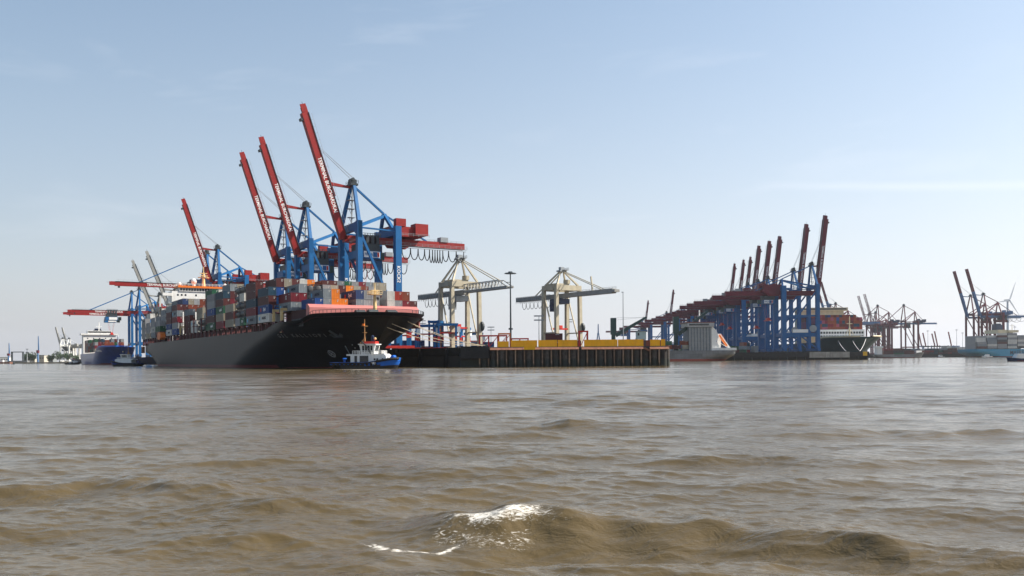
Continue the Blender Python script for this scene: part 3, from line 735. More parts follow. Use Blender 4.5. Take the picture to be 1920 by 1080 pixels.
    if sign:
        for sy in (1, -1):
            sg = MB().box(tx-4.0, tx+2.6, sy*4.75-0.06, sy*4.75+0.06, hg-bh/2-6.0, hg-bh/2-3.6).build('sign', M['white'], cab)
            if detail > 1:
                q_ = -sy                                        # picture-right on this side of the crane
                def span(u0, u1): return (min(tx-0.7+q_*u0, tx-0.7+q_*u1), max(tx-0.7+q_*u0, tx-0.7+q_*u1))
                lettering('HHLA', 1.7, M['crane_blue'], sg, (tx-0.7-q_*1.35, sy*4.86, hg-bh/2-4.8), (q_, 0, 0), (0, 0, 1), width=3.3, name='sign_lettering')
                MB().box(*span(0.5, 2.2), sy*4.84-0.02, sy*4.84+0.02, hg-bh/2-5.8, hg-bh/2-3.8).build('sign_field', M['crane_blue'], sg)
                MB().box(*span(2.3, 3.1), sy*4.84-0.02, sy*4.84+0.02, hg-bh/2-5.7, hg-bh/2-3.9).build('sign_emblem', M['red'], sg)
    if detail > 0:
        MB().box(tx-8.0, tx-5.6, -2.8, 0.2, hg-bh/2-6.2, hg-bh/2-3.2).build('operator_cab', M['steel_green'], t)
        sp = MB().box(tx-1.2, tx+1.2, -6.0, 6.0, hg-20.6, hg-20.0).box(tx-0.9, tx+0.9, -2.5, 2.5, hg-20, hg-18.4)
        for sx in (-1, 1):
            for sy in (-1, 1): sp.beam((tx+sx*0.8, sy*2.2, hg-18.4), (tx+sx*2.6, sy*2.4, hg-bh/2-6.4), 0.07, 0.07)
        sp.build('spreader', M['red'], t)
    # festoon cable loops below the back girder
    if loops:
        x0, x1 = -br+0.8, -g-1.5
        gaps = [1.6, 1.6, 1.2, 0.6, 0.5, 0.5, 0.5, 0.6, 1.0, 1.3, 1.5, 1.7, 1.7][:loops+1]
        xs = [x0]; tot = sum(gaps)
        for q in gaps: xs.append(xs[-1] + (x1-x0)*q/tot)
        z0 = hg - bh/2 - 0.9
        MB().beam((x0-1, bw/2+0.7, z0), (x1, bw/2+0.7, z0), 0.16, 0.22).build('festoon_track', M['steel_grey'], t)
        for xa, xb in zip(xs[:-1], xs[1:]):
            m = MB(); wd = xb - xa; dp = 4.6 if wd > 1.6 else 5.4
            pts = [Vector((xa + wd*(0.5 - 0.5*math.cos(math.pi*i/8)), bw/2+0.7, z0 - dp*math.sin(math.pi*i/8)**0.8)) for i in range(9)]
            m.path(pts, 0.2, 4)
            m.build('cable_loop', M['black'], t)
    return t

LEFT_RZ = math.atan2(-PT.y, -PT.x)
def quay_spot(aft): return berth(aft, 27, QZ)
c1 = sts_crane('nearest blue crane with raised red boom standing behind the black ship', quay_spot(198.6-9.5), LEFT_RZ, M['crane_blue'], M['crane_red'], group='cranes on the long quay')
GRP_L = 'cranes on the long quay'
rcr = random.Random(5)
def more(src, label, loc, rz=None, group=None):
    o = copy_tree(src, label, loc, rz, group); d = rcr.uniform(-5, 4); dz = rcr.uniform(-6, 8)
    for ch in o.children:
        n_ = ch.name.split('.')[0]
        if n_ in ('trolley', 'trolley_cabin', 'operator_cab', 'spreader'): ch.location.x += d
        if n_ == 'spreader': ch.location.z += dz
    return o
more(c1, 'blue crane with raised red boom, second from the nearest, behind the black ship', quay_spot(198.6-9.5-56))
more(c1, 'blue crane with raised red boom, third from the nearest, behind the black ship', quay_spot(198.6-9.5-88))
more(c1, 'blue crane whose raised red boom stands just behind the ship radar mast', quay_spot(198.6-9.5-222))
c5 = sts_crane('blue crane with lowered red boom reaching above the white wheelhouse', quay_spot(198.6-9.5-251), LEFT_RZ, M['crane_blue'], M['crane_red'], ang=0.0, bl=53, group=GRP_L, trolley_x=2, loops=0, detail=1)
c6 = sts_crane('far blue crane with lowered red boom, nearer of the pair beyond the grey cranes', quay_spot(198.6-9.5-520), LEFT_RZ, M['crane_blue'], M['crane_red'], ang=0.0, bl=54, hg=41, ha=62, group=GRP_L, loops=0, detail=1, trolley_x=22)
more(c6, 'farthest blue crane with lowered red boom above the blue container ship', quay_spot(198.6-9.5-565))
g1 = sts_crane('grey crane with raised grey boom, nearer of the grey pair at the ship stern', quay_spot(198.6-9.5-352), LEFT_RZ, M['crane_grey'], M['crane_grey'], hg=34, ha=50, bl=45, ang=69, br=40, g=15, w=17, group=GRP_L, letters=False, maker=False, sign=False, loops=8, housem=M['white'], detail=1, bw=2.5, bh=2.3)
more(g1, 'grey crane with raised grey boom, farther of the grey pair past the ship stern', quay_spot(198.6-9.5-418))

# ---- the row on the pier at the right: booms nearly upright, girders reaching left
GRP_R = 'red and blue cranes in a row on the pier'
PZ = 5.6
big = sts_crane('nearest red and blue crane of the pier row with raised boom', (226, 640, PZ), 0.0, M['crane_blue'], M['crane_red_shaded'], g=25, w=19, hg=44.4, ha=65.5, bl=58, ang=83, br=66, group=GRP_R, loops=0, detail=2, maker=False, trolley_x=-34, housem=M['crane_red_shaded'], bw=3.4, bh=3.4, heavy=True)
for i, z in enumerate((681, 749, 779, 812)):
    more(big, 'tall red and blue pier crane with raised boom, %s of the row from the water' % ORD[i+1], (226, z, PZ))
small = sts_crane('shorter red and blue pier crane with raised boom, sixth of the row from the water', (226, 839, PZ), 0.0, M['crane_blue'], M['crane_red_shaded'], g=25, w=19, hg=42, ha=62, bl=53, ang=83, br=64, group=GRP_R, loops=0, detail=1, maker=False, trolley_x=-30, sign=False, heavy=True)
for i, z in enumerate((864, 899)):
    more(small, 'shorter red and blue pier crane with raised boom, %s of the row from the water' % ORD[i+6], (226, z, PZ))
down = sts_crane('red and blue pier crane without visible boom, directly behind the raised ones', (226, 960, PZ), 0.0, M['crane_blue'], M['crane_red_shaded'], g=25, w=19, hg=42, ha=62, bl=50, ang=0.0, br=64, group=GRP_R, loops=0, detail=0, maker=False, letters=False, sign=False, heavy=True)
more(down, 'red and blue pier crane with lowered boom, tenth of the row', (226, 1040, PZ))
more(down, 'red and blue pier crane with lowered boom, eleventh of the row', (226, 1130, PZ))
more(small, 'far pier crane with raised boom standing alone above the roofs of the row', (226, 1240, PZ))
more(small, 'farthest pier crane of the row with its boom raised above the ship derrick', (226, 1470, PZ))

# ---- other terminals far off
GRP_F = 'red and blue cranes of the far terminal'
f1 = sts_crane('red legged crane with raised blue boom, nearer of the pair behind the light blue ship', (0, 0, 0), math.pi, M['crane_red_shaded'], M['far_blue'], g=22, w=20, hg=50, ha=80, bl=66, ang=74, br=70, group=GRP_F, letters=False, maker=False, sign=False, loops=5, detail=1, striped=M['crane_red_shaded'], trolley_x=-26)
x, y = at(1843, 1150); f1.location = (x, y, 4.5)
x, y = at(1819, 1180); more(f1, 'red legged crane with raised blue boom, farther of the pair behind the light blue ship', (x, y, 4.5))
x, y = at(1566, 1330); more(f1, 'far red and blue crane with raised boom behind the red container stacks, larger of two', (x, y, 4.5))
x, y = at(1556, 1370); more(f1, 'far red and blue crane with raised boom behind the red container stacks, smaller of two', (x, y, 4.5))
f2 = sts_crane('far crane with raised lattice boom, taller of the pair beside the teal ship', (0, 0, 0), math.pi, M['crane_red_shaded'], M['crane_red_shaded'], g=20, w=18, hg=46, ha=70, bl=56, ang=74, br=50, group=GRP_F, letters=False, maker=False, sign=False, loops=0, detail=0, lattice=True)
x, y = at(1641, 1420); f2.location = (x, y, 4.5)
x, y = at(1629, 1460); more(f2, 'far crane with raised lattice boom, shorter of the pair beside the teal ship', (x, y, 4.5))
f3 = sts_crane('far red portal crane with both girders level, standing clear above the grey feeder ship', (0, 0, 0), math.pi, M['crane_red_shaded'], M['far_blue'], g=22, w=17, hg=54, ha=86, bl=44, ang=0, br=58, group=GRP_F, letters=False, maker=False, sign=False, loops=0, detail=0, housem=M['navy'])
x, y = at(1694, 1490); f3.location = (x, y, 4.5)
x, y = at(1645, 1500); more(f3, 'far red portal crane with level girders beside the teal ship bow', (x, y, 4.5))

# ---- two old beige cranes on the headland
def beige_crane(label, loc, rz, lattice, a=10.5, w=15.5, hg=27.0, ha=46.0, fl=40.0, bk=36.0):
    """portal crane with level boom; +x is the outreach"""
    m_ = M['crane_beige']; t = thing('portal_crane', label, 'crane', loc, rz, 'old beige cranes on the headland')
    hw = w/2; ha2 = a/2
    for sx in (-1, 1):
        for sy in (-1, 1):
            MB().beam((sx*ha2, sy*hw, 1.0), (sx*ha2*(0.93), sy*hw*0.98, hg+3.4), 1.9, 1.7, (1,0,0), 1.75, 1.6).build('leg', m_, t)
        MB().box(sx*ha2*0.93-1.0, sx*ha2*0.93+1.0, -hw-0.4, hw+0.4, hg+3.4, hg+6.0).build('upper_cross_beam', m_, t)
        MB().box(sx*ha2-0.8, sx*ha2+0.8, -hw-3, hw+3, 0.4, 2.0).build('sill_beam', m_, t)
    for sy in (-1, 1):
        MB().box(-ha2*0.93+1.0, ha2*0.93-1.0, sy*hw-0.8, sy*hw+0.8, hg+3.6, hg+5.7).build('upper_side_beam', m_, t)
        MB().beam((-ha2+0.6, sy*hw, hg+2), (ha2-0.8, sy*hw, 3), 0.55, 0.55).build('diagonal_brace', m_, t)
        MB().box(-ha2+0.9, ha2-0.9, sy*hw-0.3, sy*hw+0.3, 9.0, 9.6).build('tie_beam', m_, t)
    # boom and back girder
    if lattice:
        bo = MB()
        for yy in (-1.6, 1.6):
            bo.beam((ha2, yy, hg+1), (fl, yy, hg+1), 0.7, 1.0); bo.beam((ha2, yy, hg+4.4), (fl-7, yy, hg+4.4), 0.3, 0.35); bo.beam((fl-7, yy, hg+4.4), (fl, yy, hg+1), 0.3, 0.35)
            n = 11
            for i in range(n):
                xa = ha2 + (fl-7-ha2)*i/n; xb = ha2 + (fl-7-ha2)*(i+1)/n
                bo.beam((xa, yy, hg+1), ((xa+xb)/2, yy, hg+4.4), 0.22, 0.22); bo.beam(((xa+xb)/2, yy, hg+4.4), (xb, yy, hg+1), 0.22, 0.22)
        for i in range(8):
            xa = ha2 + (fl-ha2)*i/7.0; bo.beam((xa, -1.6, hg+1), (xa, 1.6, hg+1), 0.3, 0.3)
        bo.build('boom', M['crane_grey'], t)
    else:
        bo = MB().beam((ha2, 0, hg+1.0), (fl-2, 0, hg+1.0), 2.6, 2.2); bo.beam((fl-2, 0, hg+1.0), (fl, 0, hg+1.0), 3.2, 1.2)
        bo.rail((ha2, 1.3, hg+2.1), (fl-2, 1.3, hg+2.1), 1.0, 2.2, 0.05)
        bo.build('boom', M['crane_grey'], t)
        MB().beam((fl-17, 0, hg+2), (fl-18, 0, hg+9), 0.6, 0.6, (1,0,0)).build('boom_post', m_, t)
    MB().box(-bk, ha2, -1.5, 1.5, hg-0.2, hg+2.0).build('girder', M['crane_grey'], t)
    wk = MB().rail((-bk, 1.6, hg-1.2), (-ha2-2, 1.6, hg-1.2), 3.4, 1.6, 0.08).rail((-bk, -1.6, hg-1.2), (-ha2-2, -1.6, hg-1.2), 3.4, 1.6, 0.08)
    wk.build('walkway', M['steel_grey'], t)
    n = 8
    for i in range(n):
        xa, xb = -bk+1 + i*(bk-ha2-4)/n, -bk+1 + (i+1)*(bk-ha2-4)/n
        pts = [Vector((xa + (xb-xa)*(0.5-0.5*math.cos(math.pi*k/6)), 1.9, hg-1.0 - 3.2*math.sin(math.pi*k/6)**0.8)) for k in range(7)]
        MB().path(pts, 0.15, 4).build('cable_loop', M['black'], t)
    # A-frame and stays
    for sx, sy in ((-1, -1), (-1, 1), (1, -1), (1, 1)):
        MB().beam((sx*ha2*0.9, sy*hw*0.9, hg+6), (0.3, sy*0.9, ha), 0.85, 0.85, (1,0,0), 0.6, 0.6).build('pylon_leg', m_, t)
    hd = MB().box(-1.4, 1.6, -2.2, 2.2, ha-0.4, ha+0.3).box(-0.8, 0.9, -1.2, 1.2, ha+0.3, ha+2.0).rail((-1.6, 2.2, ha+0.3), (3.0, 2.2, ha+0.3), 1.2, 0.9, 0.07).box(-1, 3.2, -0.5, 2.2, ha+0.2, ha+0.5)
    hd.build('pylon_head', M['steel_grey'], t)
    for sy in (-1, 1):
        MB().beam((0.6, sy*0.9, ha), (fl-9, sy*1.4, hg+ (4.4 if lattice else 2)), 0.34, 0.34).build('fore_stay', m_, t)
        MB().beam((-0.2, sy*0.9, ha), (-bk*0.55, sy*1.2, hg+2), 0.45, 0.45).build('back_stay', m_, t)
    h_ = MB().box(-ha2-2, ha2*0.2, -4.2, 4.2, hg+6.02, hg+7.2).box(-1.0, 1.4, 2.0, 4.5, hg+7.2, hg+9.2)
    h_.build('machinery_house', m_, t)
    tr = MB().box(-4.6, 2.2, -3.4, 3.4, hg-3.0, hg-0.5).box(-7.8, -5.2, -1.5, 1.5, hg-6.6, hg-0.6)
    tr.build('trolley', M['steel_grey'] if lattice else M['navy'], t)
    MB().tube((ha2, hw+0.2, 12.0), (ha2, hw+1.2, 12.0), 2.4, 14).build('cable_reel', M['steel_dark'], t)
    MB().box(-2.6, -1.0, -5, 5, hg-16, hg-15.2).box(-2.4, -1.2, -1.5, 1.5, hg-15.2, hg-13.8).build('spreader', M['red'], t)
    return t
BR = math.atan2(-0.80, 0.60)
x, y = at(863, 405); beige_crane('old beige crane with lattice boom on the headland beside the ship bow', (x, y, QZ), BR, True, ha=44.0)
x, y = at(1054, 430); beige_crane('old beige crane with plain box boom standing between two tall light masts', (x, y, QZ), BR, False, ha=40.5)
# ================================================================ ships
def smooth(a, b, x):
    t = min(1.0, max(0.0, (x-a)/(b-a))); return t*t*(3-2*t)
def lerp_tab(tab, z):
    if z <= tab[0][0]: return tab[0][1]
    for (a, va), (b, vb) in zip(tab[:-1], tab[1:]):
        if z <= b: return va + (vb-va)*(z-a)/(b-a)
    return tab[-1][1]
def hull(L, B, ztop, stem, entr, aft, run, nx=70, nz=12, zb=-2.0, fullness=((0, 1.0, 1.7), (15, 0.5, 2.3)), boot=0.7, aft_b=0.85, x0=0.0):
    """ship hull, bow at +x. stem/entr/aft: tables z -> x of stem, start of bow taper, stern end; ztop(x): sheer line"""
    m = MB()
    def half(x, z):
        xb, xe, xs = lerp_tab(stem, z), lerp_tab(entr, z), lerp_tab(aft, z)
        b = B/2
        if x > xe:
            q = min(1.0, (x-xe)/max(0.01, xb-xe))
            k = min(1.0, max(0.0, (z-fullness[0][0])/(fullness[1][0]-fullness[0][0])))
            mm = fullness[0][1] + (fullness[1][1]-fullness[0][1])*k; nn = fullness[0][2] + (fullness[1][2]-fullness[0][2])*k
            b *= max(0.0, 1 - q**nn)**mm
        if x < xs + run:
            q = 1 - (x-xs)/run
            k = min(1.0, max(0.0, z/(0.6*ztop(0))))
            b *= 1 - (1 - aft_b*k)*q**2.2
        return b
    ts = [i/nx for i in range(nx+1)]
    ts = [1-(1-t)**1.35 for t in ts]
    rows = []
    for t in ts:
        zt = ztop(x0 + L*t); st = []
        for j in range(nz+1):
            z = zb + (zt-zb)*j/nz
            xs, xb = lerp_tab(aft, z), lerp_tab(stem, z)
            x = xs + (xb-xs)*t
            st.append((x, half(x, z), z))
        rows.append(st)
    k = nz+1
    vs = []; fs = []
    for s in (-1, 1):
        o = len(vs)
        for st in rows: vs += [(x, s*b, z) for x, b, z in st]
        for i in range(nx):
            for j in range(nz):
                q = (o+i*k+j, o+(i+1)*k+j, o+(i+1)*k+j+1, o+i*k+j+1)
                fs.append(q if s < 0 else q[::-1])
    n1 = (nx+1)*k
    for j in range(nz): fs.append((j, j+1, n1+j+1, n1+j))                   # transom
    m.add(vs, fs)
    for i, f in enumerate(m.f):
        zc = sum(m.v[q][2] for q in f)/len(f)
        m.mi[i] = 1 if zc < boot else 0
    deck = MB()
    dv = []
    for st in rows:
        x, b, z = st[-1]; dv += [(x, -b*0.995, z-1.1), (x, b*0.995, z-1.1)]
    deck.add(dv, [(2*i, 2*i+1, 2*i+3, 2*i+2) for i in range(nx)])
    return m, deck, half

def windows(parent, pts, w, h, axis, off, name='window', m=None):
    """small dark panes proud of a wall; axis 'x' = wall faces +-x, 'y' = wall faces +-y"""
    me = {}
    for (u, z) in pts:
        key = 1
        if key not in me:
            me[key] = (MB().box(-0.03, 0.03, -w/2, w/2, -h/2, h/2) if axis == 'x' else MB().box(-w/2, w/2, -0.03, 0.03, -h/2, h/2)).mesh(name, m or M['glass'])
        o = link(name, me[key], parent)
        o.location = (off, u, z) if axis == 'x' else (u, off, z)

# ---------------------------------------------------------------- containers
def cmat(code, col, rough=0.5, streak=0.35):
    return mat('container ' + code, col, rough, var=0.14, scale=0.5, streak=streak, streak_col=tuple(c*0.45+0.02 for c in col), rnd=0.16)
CM = {
 'm': ('maroon', (0.135, 0.032, 0.030)), 'r': ('rust red', (0.33, 0.075, 0.035)), 'o': ('orange', (0.80, 0.22, 0.015)), 'c': ('crimson', (0.26, 0.018, 0.035)),
 'g': ('light grey', (0.42, 0.43, 0.44)), 'w': ('off-white', (0.66, 0.65, 0.60)), 't': ('tan', (0.47, 0.42, 0.32)), 'b': ('bright blue', (0.014, 0.085, 0.32)),
 'n': ('dark teal blue', (0.020, 0.075, 0.125)), 'e': ('green', (0.020, 0.14, 0.065)), 'l': ('slate grey', (0.30, 0.345, 0.375)), 'p': ('lilac blue', (0.045, 0.085, 0.235)),
 'k': ('charcoal', (0.05, 0.05, 0.06)), 'y': ('red', (0.50, 0.045, 0.025)), 'T': ('tank', (0.10, 0.105, 0.11)), 'a': ('pink', (0.42, 0.10, 0.16)),
}
CMAT = {k: cmat(v[0], tuple(q*(0.62 if k not in 'ow' else 0.85) for q in v[1])) for k, v in CM.items()}
PLATE = mat('faded container markings', (0.42, 0.42, 0.40), 0.6, var=0.2)
CH = 2.70
def container_mesh(L, m, name='shipping_container'):
    W = 2.44; q = MB(); d = 0.06
    q.box(-L/2+d, L/2-d, -W/2+d, W/2-d, 0.04, CH-0.03)
    for sx in (-1, 1):
        for sy in (-1, 1):
            q.box(min(sx*L/2, sx*(L/2-0.16)), max(sx*L/2, sx*(L/2-0.16)), min(sy*W/2, sy*(W/2-0.16)), max(sy*W/2, sy*(W/2-0.16)), 0, CH)
        # end rails, door gear
        xo = sx*(L/2-0.01); xi = sx*(L/2-0.09)
        q.box(min(xo, xi), max(xo, xi), -W/2+0.16, W/2-0.16, CH-0.16, CH-0.005); q.box(min(xo, xi), max(xo, xi), -W/2+0.16, W/2-0.16, 0.005, 0.2)
        for yy in (-0.75, -0.3, 0.3, 0.75):
            q.box(min(xo, sx*(L/2-0.08)), max(xo, sx*(L/2-0.08)), yy-0.025, yy+0.025, 0.2, CH-0.16)
    for sy in (-1, 1):
        yo, yi = sy*(W/2-0.005), sy*(W/2-0.09)
        q.box(-L/2+0.16, L/2-0.16, min(yo, yi), max(yo, yi), CH-0.12, CH-0.004); q.box(-L/2+0.16, L/2-0.16, min(yo, yi), max(yo, yi), 0.004, 0.17)
        n = int(L/0.61)
        for i in range(n):
            x = -L/2 + 0.4 + (L-0.8)*i/(n-1)
            q.box(x-0.13, x+0.13, min(yo-sy*0.012, yi), max(yo-sy*0.012, yi), 0.17, CH-0.12)
    q.cur = 1                                        # stencilled numbers and the yellow hazard plate
    for sx in (-1, 1):
        x = sx*(L/2-0.052); a_, b_ = min(x, x+sx*0.02), max(x, x+sx*0.02)
        q.box(a_, b_, 0.35, 0.95, CH-0.55, CH-0.36); q.box(a_, b_, 0.40, 0.70, CH-0.95, CH-0.72)
    for sy in (-1, 1):
        y = sy*(W/2-0.02); q.box(L/2-2.6, L/2-1.2, min(y, y+sy*0.02), max(y, y+sy*0.02), CH-0.52, CH-0.34)
    return q.mesh(name, [m, PLATE])
def tank_mesh(L, m, frame):
    q = MB(); W = 2.44
    q.cur = 0
    q.tube((-L/2+0.35, 0, CH/2), (L/2-0.35, 0, CH/2), 1.12, 14); q.sphere((L/2-0.4, 0, CH/2), 1.1, 12, 6, 0.35, 1, 1); q.sphere((-L/2+0.4, 0, CH/2), 1.1, 12, 6, 0.35, 1, 1)
    q.cur = 1
    for sx in (-1, 1):
        for sy in (-1, 1): q.box(sx*(L/2-0.08)-0.08, sx*(L/2-0.08)+0.08, sy*(W/2-0.08)-0.08, sy*(W/2-0.08)+0.08, 0, CH)
        for z in (0.08, CH-0.09): q.box(sx*(L/2-0.08)-0.075, sx*(L/2-0.08)+0.075, -W/2+0.16, W/2-0.16, z-0.075, z+0.075)
    for sy in (-1, 1):
        for z in (0.08, CH-0.09): q.box(-L/2+0.16, L/2-0.16, sy*(W/2-0.08)-0.07, sy*(W/2-0.08)+0.07, z-0.075, z+0.075)
    return q.mesh('tank_container', [m, frame])
CMESH = {}
def get_container(code, L):
    k = (code, L)
    if k not in CMESH:
        CMESH[k] = tank_mesh(L, CMAT['T'], CMAT['k']) if code == 'T' else container_mesh(L, CMAT[code])
    return CMESH[k]
N_CONT = 0
def put_container(code, L, loc, rz, label, group):
    global N_CONT
    N_CONT += 1
    o = link('tank_container' if code == 'T' else 'shipping_container', get_container(code, L))
    o.location = loc; o.rotation_euler = (0, 0, rz)
    return tag(o, label, 'tank container' if code == 'T' else 'container', group)

# ---------------------------------------------------------------- the big black container ship
ship = thing('container_ship', 'large black-hulled container ship with salmon breakwater, berthed at the long quay', 'ship', SHIP0, SHIP_RZ)
def sheer(x): return 12.0 + 2.0*smooth(238, 252, x) + 1.6*smooth(267, 274, x)
hm, dk, half = hull(299.5, 40, sheer, [(-2, 275.5), (0, 276), (4, 277), (8, 279.8), (12, 284.5), (16, 290.5)], [(-2, 190), (0, 192), (6, 214), (12, 246), (16, 258)],
                    [(-2, 13), (0, 6), (4, -4), (7.5, -9), (16, -9)], 48, 90, 14, fullness=((0, 1.0, 1.5), (15, 0.54, 2.1)), boot=0.55, x0=-9)
ho = hm.build('hull', [M['hull_black'], M['boot']], ship, smooth=True)
dk.build('deck', M['deck_brown'], ho)
# bulwark rim at the bow, anchor, thruster mark and draught marks
def on_hull(x, z, out=0.0):
    e = 0.5
    b = half(x, z); bx = (half(x+e, z)-half(x-e, z))/(2*e); bz = (half(x, z+e)-half(x, z-e))/(2*e)
    nrm = Vector((-bx, -1, -bz)); nrm = Vector((-bx, -1.0, 0)) ; t = Vector((1, -bx, 0)).normalized(); u = Vector((0, -bz, 1)).normalized()
    n3 = t.cross(u).normalized()
    if n3.y > 0: n3 = -n3
    return Vector((x, -b, z)) + n3*out, t, u
txt = 'GSL KALLIOPI'
xs0, adv = 247.5, 2.0
for i, ch in enumerate(txt):
    if ch == ' ': continue
    p, t_, u_ = on_hull(xs0 + adv*i*(1 - 0.006*i), 10.0 - 0.03*i, 0.10)
    o = lettering(ch, 2.1, M['letter_grey'], ho, p, t_, u_, name='ship_name_letter')
m = MB()
p, t_, u_ = on_hull(262.5, 4.4, 0.12)
for k in range(20):
    a0, a1 = 2*math.pi*k/20, 2*math.pi*(k+1)/20
    m.beam(p + t_*(1.25*math.cos(a0)) + u_*(1.25*math.sin(a0)), p + t_*(1.25*math.cos(a1)) + u_*(1.25*math.sin(a1)), 0.12, 0.3)
for a in (0.6, 2.17): m.beam(p + t_*(1.2*math.cos(a)) + u_*(1.2*math.sin(a)), p - t_*(1.2*math.cos(a)) - u_*(1.2*math.sin(a)), 0.12, 0.3)
m.build('thruster_mark', M['letter_grey'], ho)
p, t_, u_ = on_hull(272, 10.2, 0.3)
an = MB().beam(p + u_*1.8, p - u_*1.4, 0.5, 0.5).beam(p - u_*1.4 - t_*1.5, p - u_*1.4 + t_*1.5, 0.5, 0.6).beam(p - u_*1.4 - t_*1.5, p - u_*0.2 - t_*1.7, 0.4, 0.5).beam(p - u_*1.4 + t_*1.5, p - u_*0.2 + t_*1.7, 0.4, 0.5)
an.build('anchor', M['steel_dark'], ho)
dm = MB()
for k in range(7):
    for xx in (275.0 + 0.1*k,):
        p, t_, u_ = on_hull(xx-3, 1.5 + 0.9*k, 0.08); dm.beam(p - t_*0.18, p + t_*0.18, 0.1, 0.4)
dm.build('draught_mark', M['letter_grey'], ho)
# coaming, lashing posts, breakwater
MB().box(-1, 46, -16.5, 16.5, 10.9, 14.4).build('hatch_coaming', M['deck_brown'], ship)
MB().box(67, 252, -16.5, 16.5, 10.9, 14.4).build('hatch_coaming', M['deck_brown'], ship)
MB().prism([(252, -16.5), (268, -13.0), (268, 13.0), (252, 16.5)], 10.9, 17.5).build('hatch_coaming', M['deck_brown'], ship)
post = MB().box(-0.28, 0.28, -0.3, 0.3, 10.9, 14.5).box(1.9, 2.35, -0.3, 0.3, 10.9, 14.5).box(-0.28, 2.35, -0.32, 0.32, 13.9, 14.5).mesh('lashing_post', M['post_pink'])
PITCH = 14.4
def bay_x(k): return -2.6 + PITCH*k
for k in list(range(0, 4)) + list(range(5, 18)):
    for dx in (0.2, 7.4):
        o = link('lashing_post', post, ship); o.location = (bay_x(k)+dx, -19.2, 0)
# lashing bridges between bays (open frames)
lb = MB()
for sy in np.linspace(-19.0, 19.0, 9): lb.box(-0.25, 0.25, sy-0.2, sy+0.2, 10.9, 20.0)
for z in (14.3, 17.2, 19.9): lb.box(-0.4, 0.4, -19.6, 19.6, z-0.12, z+0.12)
lbm = lb.mesh('lashing_bridge', M['post_pink'])
for k in (1, 2, 3, 6, 7, 8, 9, 10, 11, 12, 13, 14, 15, 16, 17):
    o = link('lashing_bridge', lbm, ship); o.location = (bay_x(k)-0.5, 0, 0)
lby = MB()
for yy in (-19.0, -14.2, -9.5): lby.box(-0.4, 0.4, yy-0.35, yy+0.35, 10.9, 18.3)
lby.box(-0.4, 0.4, -19.35, -9.15, 17.6, 18.35)
for kx in (bay_x(7)-0.2, bay_x(17)-0.2, bay_x(17)+8.0):
    o = lby.build('yellow_gantry_frame', M['mast_cream'], ship); o.location = (kx, 0, 0)
bwk = MB()
bx = 270.5
bwk.add([(bx, -17.2, 14.2), (bx, 17.2, 14.2), (bx, 17.2, 17.6), (bx, -17.2, 17.6), (bx-1.6, 17.2, 18.6), (bx-1.6, -17.2, 18.6), (bx-3.0, 17.2, 14.2), (bx-3.0, -17.2, 14.2), (bx-3.0, 17.2, 18.6), (bx-3.0, -17.2, 18.6)],
        [(0,1,2,3), (3,2,4,5), (5,4,8,9), (7,9,8,6), (1,6,8,4,2), (0,3,5,9,7)])
bo_ = bwk.build('breakwater', M['pink'], ship)
for yy in (17.4,): MB().box(255, 270.4, yy-0.2, yy+0.2, 12.0, 15.4).build('forecastle_side', M['pink'], ship)
# forecastle: mast, winches, railings
ms = MB().tube((277, 0, 12), (277, 0, 17), 0.75, 10, 0.55).tube((277, 0, 17), (277, 0, 21.5), 0.55, 10, 0.35).tube((277, 0, 21.5), (277, 0, 24.6), 0.22, 8, 0.12)
ms.box(275.6, 278.4, -1.7, 1.7, 21.2, 21.4).box(276.2, 277.8, -1.1, 1.1, 22.4, 22.55)
for sy in (-1, 1): ms.beam((277, 0, 16), (273.5, sy*3.0, 12), 0.16, 0.16)
mo = ms.build('foremast', M['mast_cream'], ship, smooth=False)
MB().rail((275.6, -1.7, 21.4), (275.6, 1.7, 21.4), 0.9, 0.8, 0.05).rail((278.4, -1.7, 21.4), (278.4, 1.7, 21.4), 0.9, 0.8, 0.05).rail((275.6, -1.7, 21.4), (278.4, -1.7, 21.4), 0.9, 0.8, 0.05).build('railing', M['mast_cream'], mo)
MB().sphere((277.9, 0.6, 20.2), 0.42, 8, 6).build('mast_lamp', M['steel_dark'], mo)
for (x, y) in ((278, -5.0), (278, 5.0), (282, -2.8), (282, 2.8)):
    MB().box(x-1.2, x+1.2, y-1.6, y+1.6, 14.0, 15.2).tube((x, y-1.4, 15.6), (x, y+1.4, 15.6), 1.1, 10).build('winch', M['steel_dark'], ship)
rl = MB()
pr = None
for xx in np.linspace(268, 287.5, 16):
    for sy in (-1, 1):
        p = Vector((xx, sy*(half(xx, sheer(xx))-0.15), sheer(xx))); rl.beam(p, p + Vector((0, 0, 0.9)), 0.12, 0.12)
for sy in (-1, 1):
    pts = [Vector((xx, sy*(half(xx, sheer(xx))-0.15), sheer(xx)+0.9)) for xx in np.linspace(268, 290, 20)]
    rl.path(pts, 0.06, 4)
rl.build('bow_railing', M['steel_dark'], ship)
cr = MB()
for xx in np.arange(257, 267, 1.3): cr.box(xx-0.35, xx+0.35, -17.9, -17.65, 12.3, 14.6)
cr.build('vent_row', M['steel_dark'], ship)
